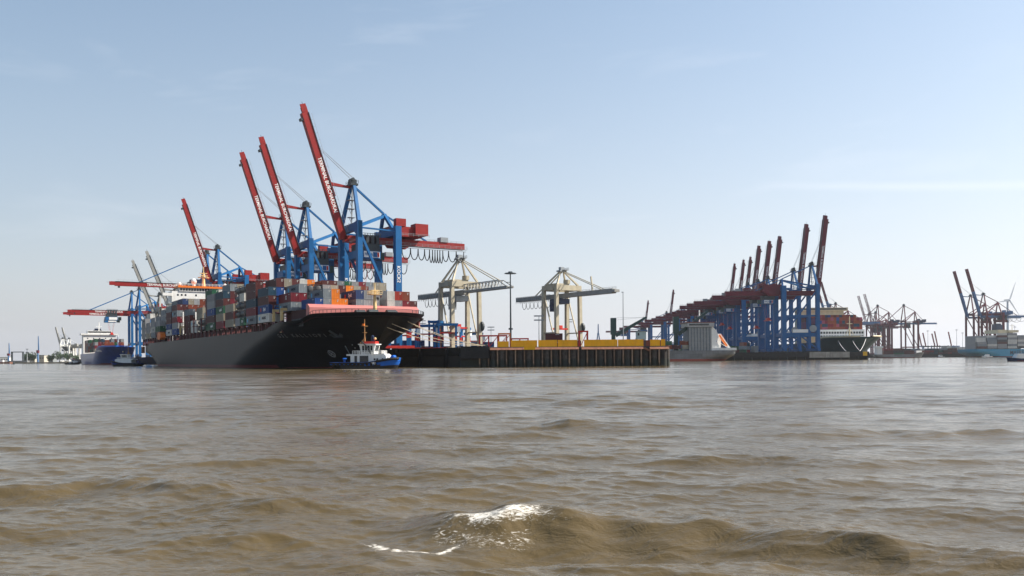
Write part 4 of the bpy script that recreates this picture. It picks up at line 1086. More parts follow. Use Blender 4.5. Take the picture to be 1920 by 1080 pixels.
# ---- deckhouse
hx0, hx1 = 52.0, 62.5
house = MB().box(hx0, hx1, -16.0, 16.0, 10.9, 37.0).build('deckhouse', M['white'], ship)
windows(house, [(y, 35.2) for y in (-13.2, -11.4, -9.6, -4.6, 1.5, 7, 12)] + [(y, 32.0) for y in (-13, -9, -5, 0, 5)], 0.8, 0.9, 'x', hx1+0.03)
windows(house, [(x, z) for x in (53.5, 56, 58.5, 61) for z in (14.5, 17.5, 20.5, 23.5, 26.5, 29.5, 32.5)], 0.8, 0.9, 'y', -16.03)
for z in (16, 19, 22, 25, 28, 31): MB().box(hx0-1.5, hx1, -17.4, -16.0, z-0.1, z+0.06).rail((hx0-1.5, -17.4, z), (hx1, -17.4, z), 1.0, 2.0, 0.05).build('side_gallery', M['white'], house)
br_ = MB().box(hx0+2, hx1+0.4, -12.5, 12.5, 37.0, 38.8).build('wheelhouse', M['white'], ship)
windows(br_, [(y, 37.95) for y in np.arange(-11.7, 11.8, 1.3)], 1.05, 1.25, 'x', hx1+0.43)
windows(br_, [(x, 37.95) for x in np.arange(hx0+3, hx1, 1.5)], 1.15, 1.2, 'y', -12.53)
MB().box(hx0+1.0, hx1+0.9, -13.2, 13.2, 38.8, 39.8).build('roof_band', M['orange'], br_)
MB().box(hx1-2.5, hx1+0.2, -20.2, -16.0, 34.6, 34.9).box(hx1+0.05, hx1+0.2, -20.2, -16.0, 34.9, 36.0).build('bridge_wing', M['white'], br_)
MB().rail((hx1+0.8, -13.1, 39.8), (hx1+0.8, 13.1, 39.8), 1.1, 1.6, 0.06).rail((hx1+0.8, -13.1, 39.8), (hx0+1.2, -13.1, 39.8), 1.1, 1.6, 0.06).build('roof_railing', M['white'], br_)
rm = MB().tube((58, 0, 39.7), (58, 0, 47), 0.9, 8, 0.5).box(57.2, 58.8, -2.6, 2.6, 44.4, 44.8).box(57.5, 58.5, -1.8, 1.8, 46.6, 46.9).tube((58, 0, 47), (58, 0, 50), 0.2, 6).box(58.9, 59.2, -1.9, 1.9, 45.2, 45.6)
rm.build('radar_mast', M['mast_cream'], ship)
MB().sphere((57, -4.5, 42.6), 1.5, 12, 8).tube((57, -4.5, 39.7), (57, -4.5, 41.4), 0.7, 8).build('satellite_dome', M['white'], ship, smooth=False)
MB().sphere((58, -11.5, 41.0), 0.8, 10, 7).tube((58, -11.5, 39.7), (58, -11.5, 40.5), 0.3, 6).build('satellite_dome', M['white'], ship)
MB().sphere((58, 10.5, 41.2), 0.8, 10, 7).tube((58, 10.5, 39.7), (58, 10.5, 40.6), 0.3, 6).build('satellite_dome', M['white'], ship)
MB().box(45.5, 51.8, -5.5, 5.5, 10.9, 43.0).box(46.2, 51.2, -4.5, 4.5, 43.0, 44.2).build('funnel', M['navy'], ship)
MB().box(46, 51.9, -14.5, -6, 10.9, 26.0).build('engine_casing', M['white'], ship)
MB().prism_y([(47.4, 14.2), (49.2, 13.2), (54.6, 13.2), (56.4, 14.2), (56.0, 16.0), (54.0, 16.9), (49.6, 16.9), (47.8, 16.0)], -20.4, -18.0).build('lifeboat', M['orange'], ship)
MB().box(-8, -5.0, -12, -8, 10.9, 15.5).box(-8.6, -8.3, -16, 16, 10.9, 12.9).build('stern_house', M['white'], ship)
MB().box(-5.5, -3.8, -19.8, -18.2, 7.0, 10.6).build('stern_stairs', M['rust_cap'], ship)
# ================================================================ containers on the big ship
ZB = 14.62; TP = 2.76; RP = 2.5
occ = {}
rc = random.Random(21)
POOL = 'mmmmrrrcgggttlllbnnewowm'
def fill(k, j0, j1, n, cols=None, zb=None):
    for j in range(j0, j1+1):
        for t in range(n):
            c = rc.choice(POOL)
            if cols and j - j0 < len(cols) and t < len(cols[j-j0]) and cols[j-j0][t] != '?': c = cols[j-j0][t]
            occ[(k, j, t)] = c
def column(k, j, s):
    for t in range(20): occ.pop((k, j, t), None)
    for t, c in enumerate(s):
        if c != ' ': occ[(k, j, t)] = c
fill(0, 0, 15, 4); column(0, 0, 'gggg'); column(0, 1, 'ggggw'); column(0, 2, 'gggw')
fill(1, 0, 15, 3); column(1, 0, 'tgg'); column(1, 1, 'ttgg')
fill(2, 0, 15, 4); column(2, 0, 'lwg'); column(2, 1, 'gwgg')
fill(3, 0, 15, 5); column(3, 0, 'meg'); column(3, 1, 'meggl'); column(3, 2, 'mewwg'); column(3, 3, 'mgtwwl'); column(3, 4, 'gtgwgw')
fill(5, 0, 15, 5); column(5, 0, 'wbmml'); column(5, 1, 'wbmmml')
fill(6, 0, 15, 6); column(6, 0, 'bgclm'); column(6, 1, 'btygmp'); column(6, 2, 'mtwyrt'); column(6, 3, 'rtmgrg'); column(6, 4, 'mgrtrr'); column(6, 5, 'grmcrr'); column(6, 6, 'gtmwm')
fill(7, 1, 15, 3); column(7, 1, 'mmml'); column(7, 2, 'mmlt'); column(7, 3, 'gmrw')
fill(8, 1, 15, 3); column(8, 1, 'ww'); column(8, 2, 'wwtt'); column(8, 3, 'gmml')
fill(9, 1, 15, 3); column(9, 1, 'TT'); column(9, 2, 'TTw')
fill(10, 1, 15, 6); column(10, 1, 'emmmme')
fill(11, 0, 15, 5); column(11, 0, 'embgg'); column(11, 1, 'emttt')
fill(12, 0, 15, 6); column(12, 0, 'ctemn'); column(12, 1, 'mgrcml'); column(12, 2, 'tmeewt'); column(12, 3, 'mrgmtw'); column(12, 4, 'mrgmtm')
fill(13, 0, 15, 4); column(13, 0, 'tmt'); column(13, 1, 'mtr'); column(13, 2, 'mtr')
fill(14, 0, 15, 5); column(14, 0, 'gTTTT'); column(14, 1, 'mTTTT')
fill(15, 0, 15, 5); column(15, 0, 'lcnmm'); column(15, 1, 'mcrrr'); column(15, 2, 'mcrrt')
fill(16, 0, 15, 5); column(16, 0, 'wbmn'); column(16, 1, 'wprbm'); column(16, 2, 'mctrt'); column(16, 3, 'mgyrm'); column(16, 4, 'mltrw'); column(16, 5, 'mgrto'); column(16, 6, 'gmrt')
fill(17, 1, 15, 4); column(17, 1, ' lc'); column(17, 2, 'mlcl'); column(17, 3, 'bbTT'); column(17, 4, 'bnTT'); column(17, 5, 'lglg'); column(17, 6, 'ogot'); column(17, 7, 'gogm'); column(17, 8, 'ggoo'); column(17, 9, 'mggt'); column(17, 10, 'grgr'); column(17, 11, 'gmrg'); column(17, 12, 'rmr'); column(17, 13, 'rmo'); column(17, 14, 'mrg'); column(17, 15, 'mr')
# foremost bay stands on a raised hatch
for j_, s_ in ((2, 'b'), (3, 'll'), (4, 'oo'), (5, 'o'), (7, 'lp'), (8, 'gg'), (9, 'gg'), (11, 'ww'), (12, 'gy'), (13, 'cr'), (14, 'm')): column(18, j_, s_)
ROWN = ['outermost row'] + ['%s row in' % ORD[i] for i in range(1, 16)]
def exposed(k, j, t):
    if k == 18: return True
    side = (k, j-1, t) not in occ
    front = (k+1, j, t) not in occ if k+1 != 18 else True
    return side or front
texts = []
rot = Matrix.Rotation(SHIP_RZ, 3, 'Z')
def ship_pt(x, y, z): return SHIP0 + rot @ Vector((x, y, 0)) + Vector((0, 0, z))
MS = ('MAERSK', 1.15, 'letter_dark')
LOGO = {  # (bay,row,tier): text, height, material
 (16,0,0): MS, (15,0,0): MS, (17,1,1): MS, (17,2,3): MS, (18,3,0): MS, (18,3,1): MS, (18,7,0): MS, (5,0,0): MS, (8,1,1): MS, (0,0,3): MS, (6,0,3): MS,
 (18,7,1): ('Sysk', 1.6, 'lettering'), (16,0,1): ('Sysk', 1.5, 'lettering'), (12,0,2): ('capital', 1.5, 'lettering'), (11,0,0): ('capital', 1.5, 'lettering'), (14,0,0): ('CAI', 1.2, 'lettering'),
 (11,0,2): ('f', 1.5, 'lettering'), (17,1,2): ('X', 1.7, 'lettering'), (17,3,1): ('APL', 1.3, 'lettering'), (6,0,0): ('f', 1.3, 'lettering'), (5,0,1): ('f', 1.3, 'lettering'), (2,0,1): ('MSC', 1.2, 'letter_dark'),
 (18,11,0): ('cai', 0.9, 'red'), (18,11,1): ('cai', 0.9, 'red'),
}
# which containers can be seen from the river at all: walk the sight line to a few points of each face
def seen(k, j, t):
    if not exposed(k, j, t): return False
    zb = ZB if k < 18 else 17.7
    x0 = bay_x(k); y0 = -20 + RP*j; z0 = zb + TP*t
    inv = Matrix.Rotation(-SHIP_RZ, 3, 'Z')
    for ex in (-8.0, 8.0):
        c_ = inv @ (Vector((ex, 0, EYE)) - SHIP0)
        for q in [(x0 + 12.35, y0 + RP*a_, z0 + TP*b_) for a_ in (0.25, 0.75) for b_ in (0.3, 0.85)] + [(x0 + 12.2*a_, y0 - 0.1, z0 + TP*b_) for a_ in (0.15, 0.5, 0.85) for b_ in (0.3, 0.85)]:
            p = Vector(q); d_ = (c_ - p); d_ = d_/math.hypot(d_.x, d_.y); ok = True
            for i in range(1, 160):
                w_ = p + d_*(0.9*i)
                if w_.y < -20.2 or w_.x > 290: break
                kk = int((w_.x + 2.6)//PITCH)
                if w_.x - bay_x(kk) > 12.3: continue
                zk = ZB if kk < 18 else 17.7
                if w_.z < zk - 2.5: ok = False; break
                if (kk, int((w_.y + 20)//RP), int((w_.z - zk)//TP)) in occ: ok = False; break
            if ok: return True
    return False
GRP_C = 'containers stacked on the black ship'
bays_n = sorted({k for k, _, _ in occ})
for (k, j, t), c in sorted(occ.items()):
    if not seen(k, j, t): continue
    zb = ZB if k < 18 else 17.7
    bow_n = 18 - k
    side_word = '%s bay behind the bow' % ORD[bow_n] if bow_n < 16 else '%s bay ahead of the stern' % ORD[k]
    x = bay_x(k) + 6.1; y = -18.75 + RP*j; z = zb + TP*t
    dx = rc.uniform(-0.06, 0.06)
    halves = [(-3.06, 'aft half'), (3.06, 'forward half')] if (k == 14 and j < 2) or (k == 3 and j < 2) else [(0, '')]
    for hx, hw_ in halves:
        cc = c
        if k == 14 and hx > 0: cc = {0: 'e', 3: 'w' if j == 0 else 'T'}.get(t, c)
        kind = 'tank container in steel frame' if cc == 'T' else CM[cc][0] + ' container'
        lab = '%s, %s, %s tier, %s%s' % (kind, side_word, ORD[t], ROWN[j], (', ' + hw_) if hw_ else '')
        lab = lab.replace('bay behind the bow', 'bay from bow').replace('bay ahead of the stern', 'bay from stern')
        L = 6.06 if hw_ else 12.19
        o = put_container(cc, L, ship_pt(x+hx+dx, y, z), SHIP_RZ, lab, GRP_C)
        lg = LOGO.get((k, j, t))
        if lg and hx >= 0 and cc != 'T' and not (k == 14 and t > 0):
            me_w = None
            off = 1.3 if lg[0] != 'MAERSK' else 0.7
            lettering(lg[0], lg[1], M[lg[2]], o, (off if L > 7 else 0, -1.235, CH/2), (1,0,0), (0,0,1), name='company_lettering')
            if lg[0] == 'MAERSK': MB().box(-4.7, -3.6, -1.25, -1.21, CH/2-0.6, CH/2+0.6).build('company_emblem', M['sky_blue'], o)
            if lg[0] == 'Sysk': MB().box(-3.2, -2.2, -1.25, -1.21, CH/2-0.6, CH/2+0.5).build('company_emblem', M['red'], o)
# corner marks on some visible end doors
print('containers on big ship', N_CONT)

# ---- mooring lines from the bow to the quay corner
GRP_M = 'mooring lines of the black ship'
for i, (fx, fy, fz, qx, qy, lab) in enumerate((
    (282, 5, 14.7, -9.0, 252.0, 'topmost pale mooring line from the black ship bow to the quay corner'),
    (278, 8, 14.4, -8.6, 252.4, 'second mooring line from the black ship bow to the quay corner'),
    (284.5, -1, 13.8, -8.2, 251.8, 'third mooring line from the black ship bow to the quay corner'),
    (283, -3, 13.2, -7.8, 251.6, 'lowest mooring line from the black ship bow to the quay corner'))):
    a = ship_pt(fx, fy, fz); b = Vector((qx, qy, QZ+0.6))
    pts = [a.lerp(b, q/14) - Vector((0, 0, (1.0 + 0.35*i)*4*(q/14)*(1-q/14))) for q in range(15)]
    tag(MB().path(pts, 0.085, 5).build('mooring_line', M['rope']), lab, 'rope', GRP_M)
# ================================================================ tugs
def tug(label, loc, rz, hullm, upperm, housem, scale=1.0, L=21.0, group='tugs attending the ships', red_roof=True, mast=True, mark=None):
    t = thing('tugboat', label, 'tug', loc, rz, group); t.scale = (scale,)*3
    def zt(x): return 2.1 + 1.3*smooth(L*0.5, L, x)
    hm_, dk_, hf = hull(L, 7.4, zt, [(-1, L-1.6), (0, L-1.2), (2, L-0.1), (3.4, L)], [(-1, L*0.55), (3.4, L*0.62)], [(-1, 0.9), (0, 0.4), (2, 0)], 4.5, 34, 8, zb=-1, fullness=((0, 0.5, 2.0), (3, 0.42, 2.4)), boot=1.15, aft_b=0.92)
    h = hm_.build('hull', [upperm, hullm], t, smooth=True)
    dk_.build('deck', M['steel_green'], h)
    for s in (-1, 1):
        fe = MB(); prev = None
        for xx in np.linspace(0.2, L-0.15, 46):
            p = Vector((xx, s*(hf(xx, zt(xx)-0.25)+0.12), zt(xx)-0.28))
            if prev is not None: fe.tube(prev, p, 0.24 if xx < L*0.72 else 0.42, 6, cap=True)
            prev = p
        fe.build('rubbing_fender', M['black'], h)
    ty = MB().tube((0, -0.14, 0), (0, 0.14, 0), 0.42, 10).mesh('tyre_fender', M['black'])
    for i, xx in enumerate(np.linspace(1.5, L*0.70, 11)):
        for s in (-1, 1):
            o = link('tyre_fender', ty, h); o.location = (xx, s*(hf(xx, 1.4)+0.25), 1.45)
    # houses
    d = MB().prism_y([(L*0.30, 1.6), (L*0.62, 1.6), (L*0.62, 4.5), (L*0.24, 4.5), (L*0.24, 4.0), (L*0.30, 4.0)], -2.5, 2.5).build('deckhouse', housem, t)
    MB().box(L*0.36, L*0.40, -2.56, -2.5, 1.9, 4.0).box(L*0.44, L*0.57, -2.56, -2.5, 2.0, 4.0).build('deckhouse_opening', M['glass'], d)
    fo = MB().prism_y([(L*0.62, 1.6), (L*0.83, 1.6), (L*0.83, 4.0), (L*0.80, 4.55), (L*0.62, 4.55)], -2.3, 2.3).build('forward_house', M['white'], t)
    for xx in (0.66, 0.70, 0.78):
        MB().tube((L*xx, -2.36, 2.95), (L*xx, -2.28, 2.95), 0.33, 10).build('porthole', M['glass'], fo)
    windows(fo, [(y, 3.2) for y in (-1.3, 0, 1.3)], 0.6, 0.6, 'x', L*0.83+0.02)
    MB().rail((L*0.33, -2.4, 4.5), (L*0.76, -2.4, 4.5), 1.0, 0.75, 0.05, 3).rail((L*0.33, 2.4, 4.5), (L*0.76, 2.4, 4.5), 1.0, 0.75, 0.05, 3).rail((L*0.76, -2.4, 4.5), (L*0.76, 2.4, 4.5), 1.0, 0.75, 0.05, 3).build('railing', M['white'], t)
    # wheelhouse with big raked windows
    x0, x1 = L*0.45, L*0.64
    wh = MB()
    wh.add([(x0, -1.7, 4.5), (x1, -1.7, 4.5), (x1, 1.7, 4.5), (x0, 1.7, 4.5), (x0-0.5, -2.1, 7.3), (x1+0.5, -2.1, 7.3), (x1+0.5, 2.1, 7.3), (x0-0.5, 2.1, 7.3)],
           [(0,1,5,4), (1,2,6,5), (2,3,7,6), (3,0,4,7), (4,5,6,7)])
    who = wh.build('wheelhouse', housem, t)
    for i in range(4):
        a, b_ = x0+0.25+(x1-x0-0.5)*i/4+0.1, x0+0.25+(x1-x0-0.5)*(i+1)/4-0.1
        for s in (-1, 1):
            g_ = MB(); ky = lambda z: s*(1.7+0.4*(z-4.5)/2.8+0.03)
            g_.add([(a, ky(5.2), 5.2), (b_, ky(5.2), 5.2), (b_, ky(7.0), 7.0), (a, ky(7.0), 7.0)], [(0,1,2,3)])
            g_.build('window', M['glass'], who)
    for i in range(3):
        a, b_ = -1.5+1.0*i+0.08, -0.5+1.0*i-0.08
        xx = lambda z: x1+0.5*(z-4.5)/2.8+0.03
        MB().add([(xx(5.4), a, 5.4), (xx(5.4), b_, 5.4), (xx(7.0), b_, 7.0), (xx(7.0), a, 7.0)], [(0,1,2,3)]).build('window', M['glass'], who)
    MB().box(x0-0.8, x1+0.8, -2.4, 2.4, 7.3, 7.55).build('roof', housem, who)
    if red_roof: MB().box(x0+0.6, x1+0.3, -1.4, 1.4, 7.55, 8.3).build('monkey_island_screen', M['red'], who)
    if mast:
        mm = MB().tube((x0+0.4, 0, 7.5), (x0+0.4, 0, 9.6), 0.42, 8, 0.22).tube((x0+0.4, 0, 9.6), (x0+0.4, 0, 15.0), 0.16, 6, 0.1).box(x0-0.1, x0+0.9, -1.4, 1.4, 12.9, 13.0).box(x0, x0+0.8, -1.0, 1.0, 10.9, 11.0)
        mm.beam((x0+0.4, 0, 9.4), (x0-0.9, -0.9, 7.5), 0.12, 0.12).beam((x0+0.4, 0, 9.4), (x0-0.9, 0.9, 7.5), 0.12, 0.12)
        mo_ = mm.build('mast', M['mast_brown'], t)
        MB().box(x0+0.1, x0+0.7, -1.3, -0.7, 13.0, 13.6).build('mast_lamp', M['orange'], mo_)
        MB().sphere((x1-0.5, 0.6, 9.1), 0.42, 8, 6).build('search_light', M['mast_cream'], t)
        MB().tube((x1-1.4, 0.9, 7.5), (x1-1.4, 0.9, 9.6), 0.5, 10).sphere((x1-1.4, 0.9, 9.7), 0.5, 10, 6).build('exhaust_stack', M['navy'], t)
        pp = MB().path([Vector((x0+0.2, -2.0, 8.3)), Vector((x0+1.6, -2.5, 7.2)), Vector((x0+2.9, -2.8, 5.8)), Vector((x0+3.3, -2.8, 4.6))], 0.2, 6); pp.build('exhaust_pipe', M['steel_dark'], t)
    MB().tube((L*0.90, -1.1, 3.6), (L*0.90, 1.1, 3.6), 0.55, 10).box(L*0.88, L*0.92, -1.5, 1.5, 2.4, 3.6).build('towing_winch', upperm, t)
    MB().beam((L*0.16, 0, 1.6), (L*0.16, 0, 3.4), 0.5, 0.5).beam((L*0.16, -1.2, 3.2), (L*0.16, 1.2, 3.2), 0.35, 0.35).build('towing_bitt', upperm, t)
    MB().beam((L*0.27, -1.6, 4.5), (L*0.20, -1.6, 7.0), 0.22, 0.22).build('davit', M['steel_dark'], t)
    if mark: lettering(mark, 1.0, M['lettering'], h, (L*0.66, -hf(L*0.66, 1.8)-0.3, 1.72), (1, 0, 0), (0, 0, 1), name='name_lettering')
    return t
tug('blue and white harbour tug with brown mast below the black bow', (-47.4, 227.5, 0), R(-12), M['tug_black'], M['tug_blue'], M['tug_white'], scale=0.88, mark='ZIRI')
tug('dark blue tug with white house close under the black ship stern', (-189.0, 437, 0), R(172), M['tug_black'], M['hull_blue'], M['white'], scale=0.82, red_roof=False)
x, y = at(122, 770); tug('small black tug beside the blue container ship', (x, y, 0), R(8), M['tug_black'], M['tug_black'], M['white'], scale=0.62, mast=False)

# ================================================================ blue container ship farther down the long quay
S2 = berth(-418, -3); S2 = berth(-405, -1)
sh2 = thing('container_ship', 'blue-bowed container ship with white wheelhouse berthed behind the black ship', 'ship', S2, SHIP_RZ)
def sheer2(x): return 9.5 + 4.6*smooth(138, 150, x)
h2, d2, half2 = hull(178, 29, sheer2, [(-2, 168), (0, 169), (6, 171), (14, 178)], [(-2, 112), (0, 114), (9, 132), (14, 140)], [(-2, 12), (0, 9), (5, 1), (14, 0)], 30, 50, 10, fullness=((0, 1.0, 1.6), (13, 0.5, 2.2)), boot=0.8)
h2o = h2.build('hull', [M['hull_blue'], M['boot']], sh2, smooth=True); d2.build('deck', M['deck_brown'], h2o)
MB().prism([(143, -12.6), (149, -11.4), (172, -3), (172, 3), (149, 11.4), (143, 12.6)], 14.2, 15.2).build('forecastle_deck', M['tug_blue'], sh2)
p, t_, u_ = on_hull(10, 5) if False else (None, None, None)
lettering('AURORA', 2.2, M['lettering'], h2o, (154, -half2(154, 11)-0.4, 11.0), (1, 0.35, 0), (0, -0.2, 1), name='ship_name')
hs2 = MB().box(28, 40, -13.6, 13.6, 9, 27).build('deckhouse', M['white'], sh2)
windows(hs2, [(y, z) for z in (24.0, 21.0) for y in (-10, -5, 0, 5, 10)], 0.9, 0.9, 'x', 40.03)
w2 = MB().box(29, 41, -15.6, 15.6, 27, 28.4).box(30, 40.6, -10, 10, 28.4, 31.0).build('wheelhouse', M['white'], sh2)
MB().box(40.6, 40.68, -9.6, 9.6, 29.2, 30.4).build('wheelhouse_window', M['glass'], w2)
MB().tube((35, 0, 31), (35, 0, 39), 0.4, 6).box(34.6, 35.4, -2.4, 2.4, 35, 35.3).build('radar_mast', M['white'], sh2)
MB().box(22, 27.5, -3.5, 3.5, 9, 32).box(23, 27, -2.6, 2.6, 32, 33.5).build('funnel', M['navy'], sh2)
MB().tube((160, 0, 14), (160, 0, 24), 0.35, 6).build('foremast', M['white'], sh2)
def cell_block(origin, rz, bays, rows, tiers, x_of, y0, zb, seed, pool, where, group, pitch_y=2.5, lim=0):
    """containers on the two faces of a stack that show: the largest ones singly, the rest as one mass"""
    rr_ = random.Random(seed); rt = Matrix.Rotation(rz, 3, 'Z'); n = 0
    mass = MB(); codes = []
    for b in range(bays-1, -1, -1):
        for r_ in range(rows):
            for t in range(tiers(b, r_)-1, -1, -1):
                front = (b == bays-1) or t >= tiers(b+1, r_)
                side = (r_ == 0) or t >= tiers(b, r_-1)
                if not (front or side): continue
                c = rr_.choice(pool); n += 1
                if n <= lim:
                    p = Vector(origin) + rt @ Vector((x_of(b), y0 + pitch_y*r_, 0)) + Vector((0, 0, zb + TP*t))
                    put_container(c, 12.19, p, rz, '%s container %s, %s stack from stern, %s tier, %s row' % (CM[c][0], where, ORD[b], ORD[t], ORD[r_]), group)
                else:
                    if c not in codes: codes.append(c)
                    mass.cur = codes.index(c)
                    mass.box(x_of(b)-6.09, x_of(b)+6.09, y0+pitch_y*r_-1.22, y0+pitch_y*r_+1.22, zb+TP*t, zb+TP*t+CH)
    if mass.f:
        o = mass.build('container_stacks', [CMAT[c] for c in codes]); o.location = origin; o.rotation_euler = (0, 0, rz)
        tag(o, 'many small stacked containers ' + where, 'containers', kind='stuff')
    return n
cell_block(S2, SHIP_RZ, 6, 9, lambda b, r_: (4, 4, 4, 3, 3, 4)[b] - (1 if r_ in (3, 4, 7) and b == 5 else 0), lambda b: 50 + 13.3*b, -11.6, 10.6, 5, 'mmrrgtblnemck', 'on the blue-bowed ship', 'containers on the blue-bowed ship', lim=45)

# ================================================================ grey geared ship behind the headland
def ship_at(name, label, px, depth, rz): 
    x, y = at(px, depth); return thing(name, label, 'ship', (x, y, 0), rz)
gs = thing('geared_cargo_ship', 'grey cargo ship with two dark deck cranes berthed beyond the headland', 'ship', (147.5, 571, 0), R(180))
def sheer3(x): return 7.0 + 3.0*smooth(110, 122, x)
h3, d3, half3 = hull(140, 21, sheer3, [(-2, 132), (0, 133), (10, 140)], [(-2, 92), (0, 95), (10, 112)], [(-2, 9), (0, 6), (4, 0.5), (10, 0)], 22, 44, 8, boot=1.5)
h3o = h3.build('hull', [M['hull_grey'], mat('red antifouling', (0.36, 0.07, 0.045), 0.6)], gs, smooth=True); d3.build('deck', M['deck_brown'], h3o)
ah = MB().box(16, 31, -9.6, 9.6, 6, 22.5).build('deckhouse', M['roof_grey'], gs)  # white house in grey: shade on this side is put into the colour
MB().box(14.5, 32, -10.6, 10.6, 22.5, 25.2).build('wheelhouse', M['house_white_shaded'], ah)
fr = MB()
for xx in np.linspace(16.6, 30.4, 8): MB().box(xx-0.25, xx+0.25, 9.6, 9.95, 7.0, 22.0).build('side_pillar', M['house_white_shaded'], ah)
for z in (9.5, 12, 14.5, 17, 19.5): MB().box(16, 31, 9.62, 9.85, z, z+0.2).build('gallery_rail', M['steel_grey'], ah)
MB().box(18, 31, 10.62, 10.7, 23.4, 24.6).build('wheelhouse_window', M['glass'], ah)
MB().box(14, 33, -10.7, 10.7, 25.2, 25.8).build('roof_band', M['boot'], ah)
MB().tube((22, 0, 25.8), (22, 0, 34), 0.5, 6).box(21.5, 22.5, -2.5, 2.5, 30, 30.4).build('radar_mast', M['white'], gs)
MB().prism_y([(9, 7), (16, 7), (16, 24), (12.5, 20), (11, 16), (12.5, 13)], -8, 8).build('funnel_casing', M['white'], gs)
fl = MB().beam((1.5, -1.4, 8), (8.5, -1.4, 18), 0.4, 0.5).beam((1.5, 1.4, 8), (8.5, 1.4, 18), 0.4, 0.5).beam((8.5, 0, 18), (9.2, 0, 7), 0.4, 2.4).beam((1.5, 0, 8), (10, 0, 13), 0.3, 0.3)
fo_ = fl.build('lifeboat_ramp', M['white'], gs)
MB().prism_y([(3.0, 10.6), (4.0, 9.8), (9.2, 16.6), (8.6, 17.8), (7.6, 17.8)], -1.3, 1.3).build('lifeboat', M['orange'], gs)
MB().box(-0.5, 16, -9.5, 9.5, 7.0, 7.5).box(-0.4, 16, 9.3, 9.5, 7.5, 8.6).build('stern_platform', M['white'], gs)
def deck_crane(x, y, h, jib_dx, jib_dz, label=None):
    d = MB().tube((x, y, 6), (x, y, h*0.62), 1.5, 12, 1.35).box(x-1.8, x+1.8, y-1.7, y+1.7, h*0.62, h).build('deck_crane', M['steel_green'], gs)
    j = MB().beam((x+math.copysign(1.5, jib_dx), y, h*0.60), (x+jib_dx, y, h*0.60+jib_dz), 2.2, 2.6, (0,0,1), 1.0, 1.4); j.build('jib', M['steel_green'], d)
    MB().beam((x, y, h), (x+jib_dx, y, h*0.60+jib_dz), 0.12, 0.12).beam((x, y, h-1.5), (x+jib_dx, y, h*0.60+jib_dz), 0.1, 0.1).build('topping_wire', M['steel_dark'], d)
deck_crane(38.5, 4.0, 29.5, -21.5, 15.5); deck_crane(80.0, 4.0, 29.0, -22.0, 12.0)
for i, (x, c, z) in enumerate(((72, 'r', 8), (72, 'e', 10.7), (66, 'm', 8), (59, 't', 8), (52, 'r', 8), (46, 'm', 8), (60.5, 'r', 10.7))):
    put_container(c, 6.06, (147.5-x+27, 571-7, z), 0, '%s container on deck of the grey geared ship, %s from its forward crane' % (CM[c][0], ORD[i]), 'containers on the grey geared ship')
lettering('TAN', 1.3, M['lettering'], h3o, (52, half3(52, 4)+0.1, 3.4), (-1, 0, 0), (0, 0, 1), name='hull_lettering')

# ================================================================ teal ship at the pier
S4 = Vector((283, 1005, 0))
ts = thing('container_ship', 'dark teal container ship with tall red and pink stacks at the pier', 'ship', S4, R(-90))
def sheer4(x): return 14.5 + 3.5*smooth(275, 290, x)
h4, d4, half4 = hull(325, 46, sheer4, [(-2, 312), (0, 313), (8, 316), (18, 325)], [(-2, 225), (0, 228), (14, 262), (18, 280)], [(-2, 16), (0, 12), (18, 0)], 40, 54, 10, fullness=((0, 1.0, 1.5), (17, 0.5, 2.2)), boot=1.2)
h4o = h4.build('hull', [M['teal_hull'], M['boot']], ts, smooth=True); d4.build('deck', M['concrete'], h4o)
lettering('SANTA', 3.0, M['letter_grey'], h4o, (270, -half4(270, 11)-0.5, 11.5), (1, 0, 0), (0, 0, 1), name='ship_name')
rim = MB()
for s in (-1, 1):
    pts = [Vector((x, s*half4(x, sheer4(x)), sheer4(x)+0.4)) for x in np.linspace(276, 324, 16)]
    rim.path(pts, 0.75, 6)
rim.build('bow_bulwark', M['cream'], ts)
hs4 = MB().box(212, 226, -20, 20, 13, 44).build('deckhouse', M['cream'], ts)
MB().box(210, 227.5, -23.4, 23.4, 44, 47).build('wheelhouse', M['cream'], hs4)
MB().box(227.5, 227.6, -22, 22, 45, 46.3).build('wheelhouse_window', M['glass'], hs4)
fd = MB().box(268, 271, -20.5, 20.5, 14, 25.5).build('forward_bulkhead', M['white'], ts)
windows(fd, [(y, z) for z in (19.5, 22.8) for y in np.arange(-19, 19.5, 2.35)], 1.7, 1.8, 'x', 271.03, name='opening')
MB().tube((290, 0, 17), (290, 0, 36), 0.7, 8, 0.3).box(289.5, 290.5, -2.2, 2.2, 29.5, 30).beam((290, 0, 27), (290, -5, 17), 0.3, 0.3).beam((290, 0, 27), (290, 5, 17), 0.3, 0.3).build('foremast', M['cream'], ts)
MB().prism([(276, -17), (282, -15), (282, 15), (276, 17)], 14, 19.6).build('breakwater', M['white'], ts)
rr_ = random.Random(3)
def tiers4(b, r_): return (5, 6, 6, 5)[b] if r_ > 2 else (4, 5, 5, 5)[b]
cell_block(S4, R(-90), 3, 16, lambda b, r_: (6, 6, 5)[b] - (0 if 1 <= r_ <= 14 else 0), lambda b: 228 + 7 + 13.3*b - (0), -18.75, 22.4, 9, 'rrrrmmcacarrmbn', 'on the teal ship', 'containers on the teal ship')
for lab, a_ in (('leftmost white mooring line from the teal ship bow', (270.0, 708, 17.0)), ('rightmost white mooring line from the teal ship bow', (287.0, 690, 18.4)), ('middle white mooring line from the teal ship bow', (279.0, 702, 18.0))):
    a = Vector(a_); b = Vector((252.5, 619, 6.2)) + (Vector((-7, 8, 0)) if 'leftmost' in lab else Vector((0, 0, 0)))
    tag(MB().path([a.lerp(b, q/6) - Vector((0, 0, 1.2*4*(q/6)*(1-q/6))) for q in range(7)], 0.17, 5).build('mooring_line', M['white']), lab, 'rope', 'mooring lines of the teal ship')

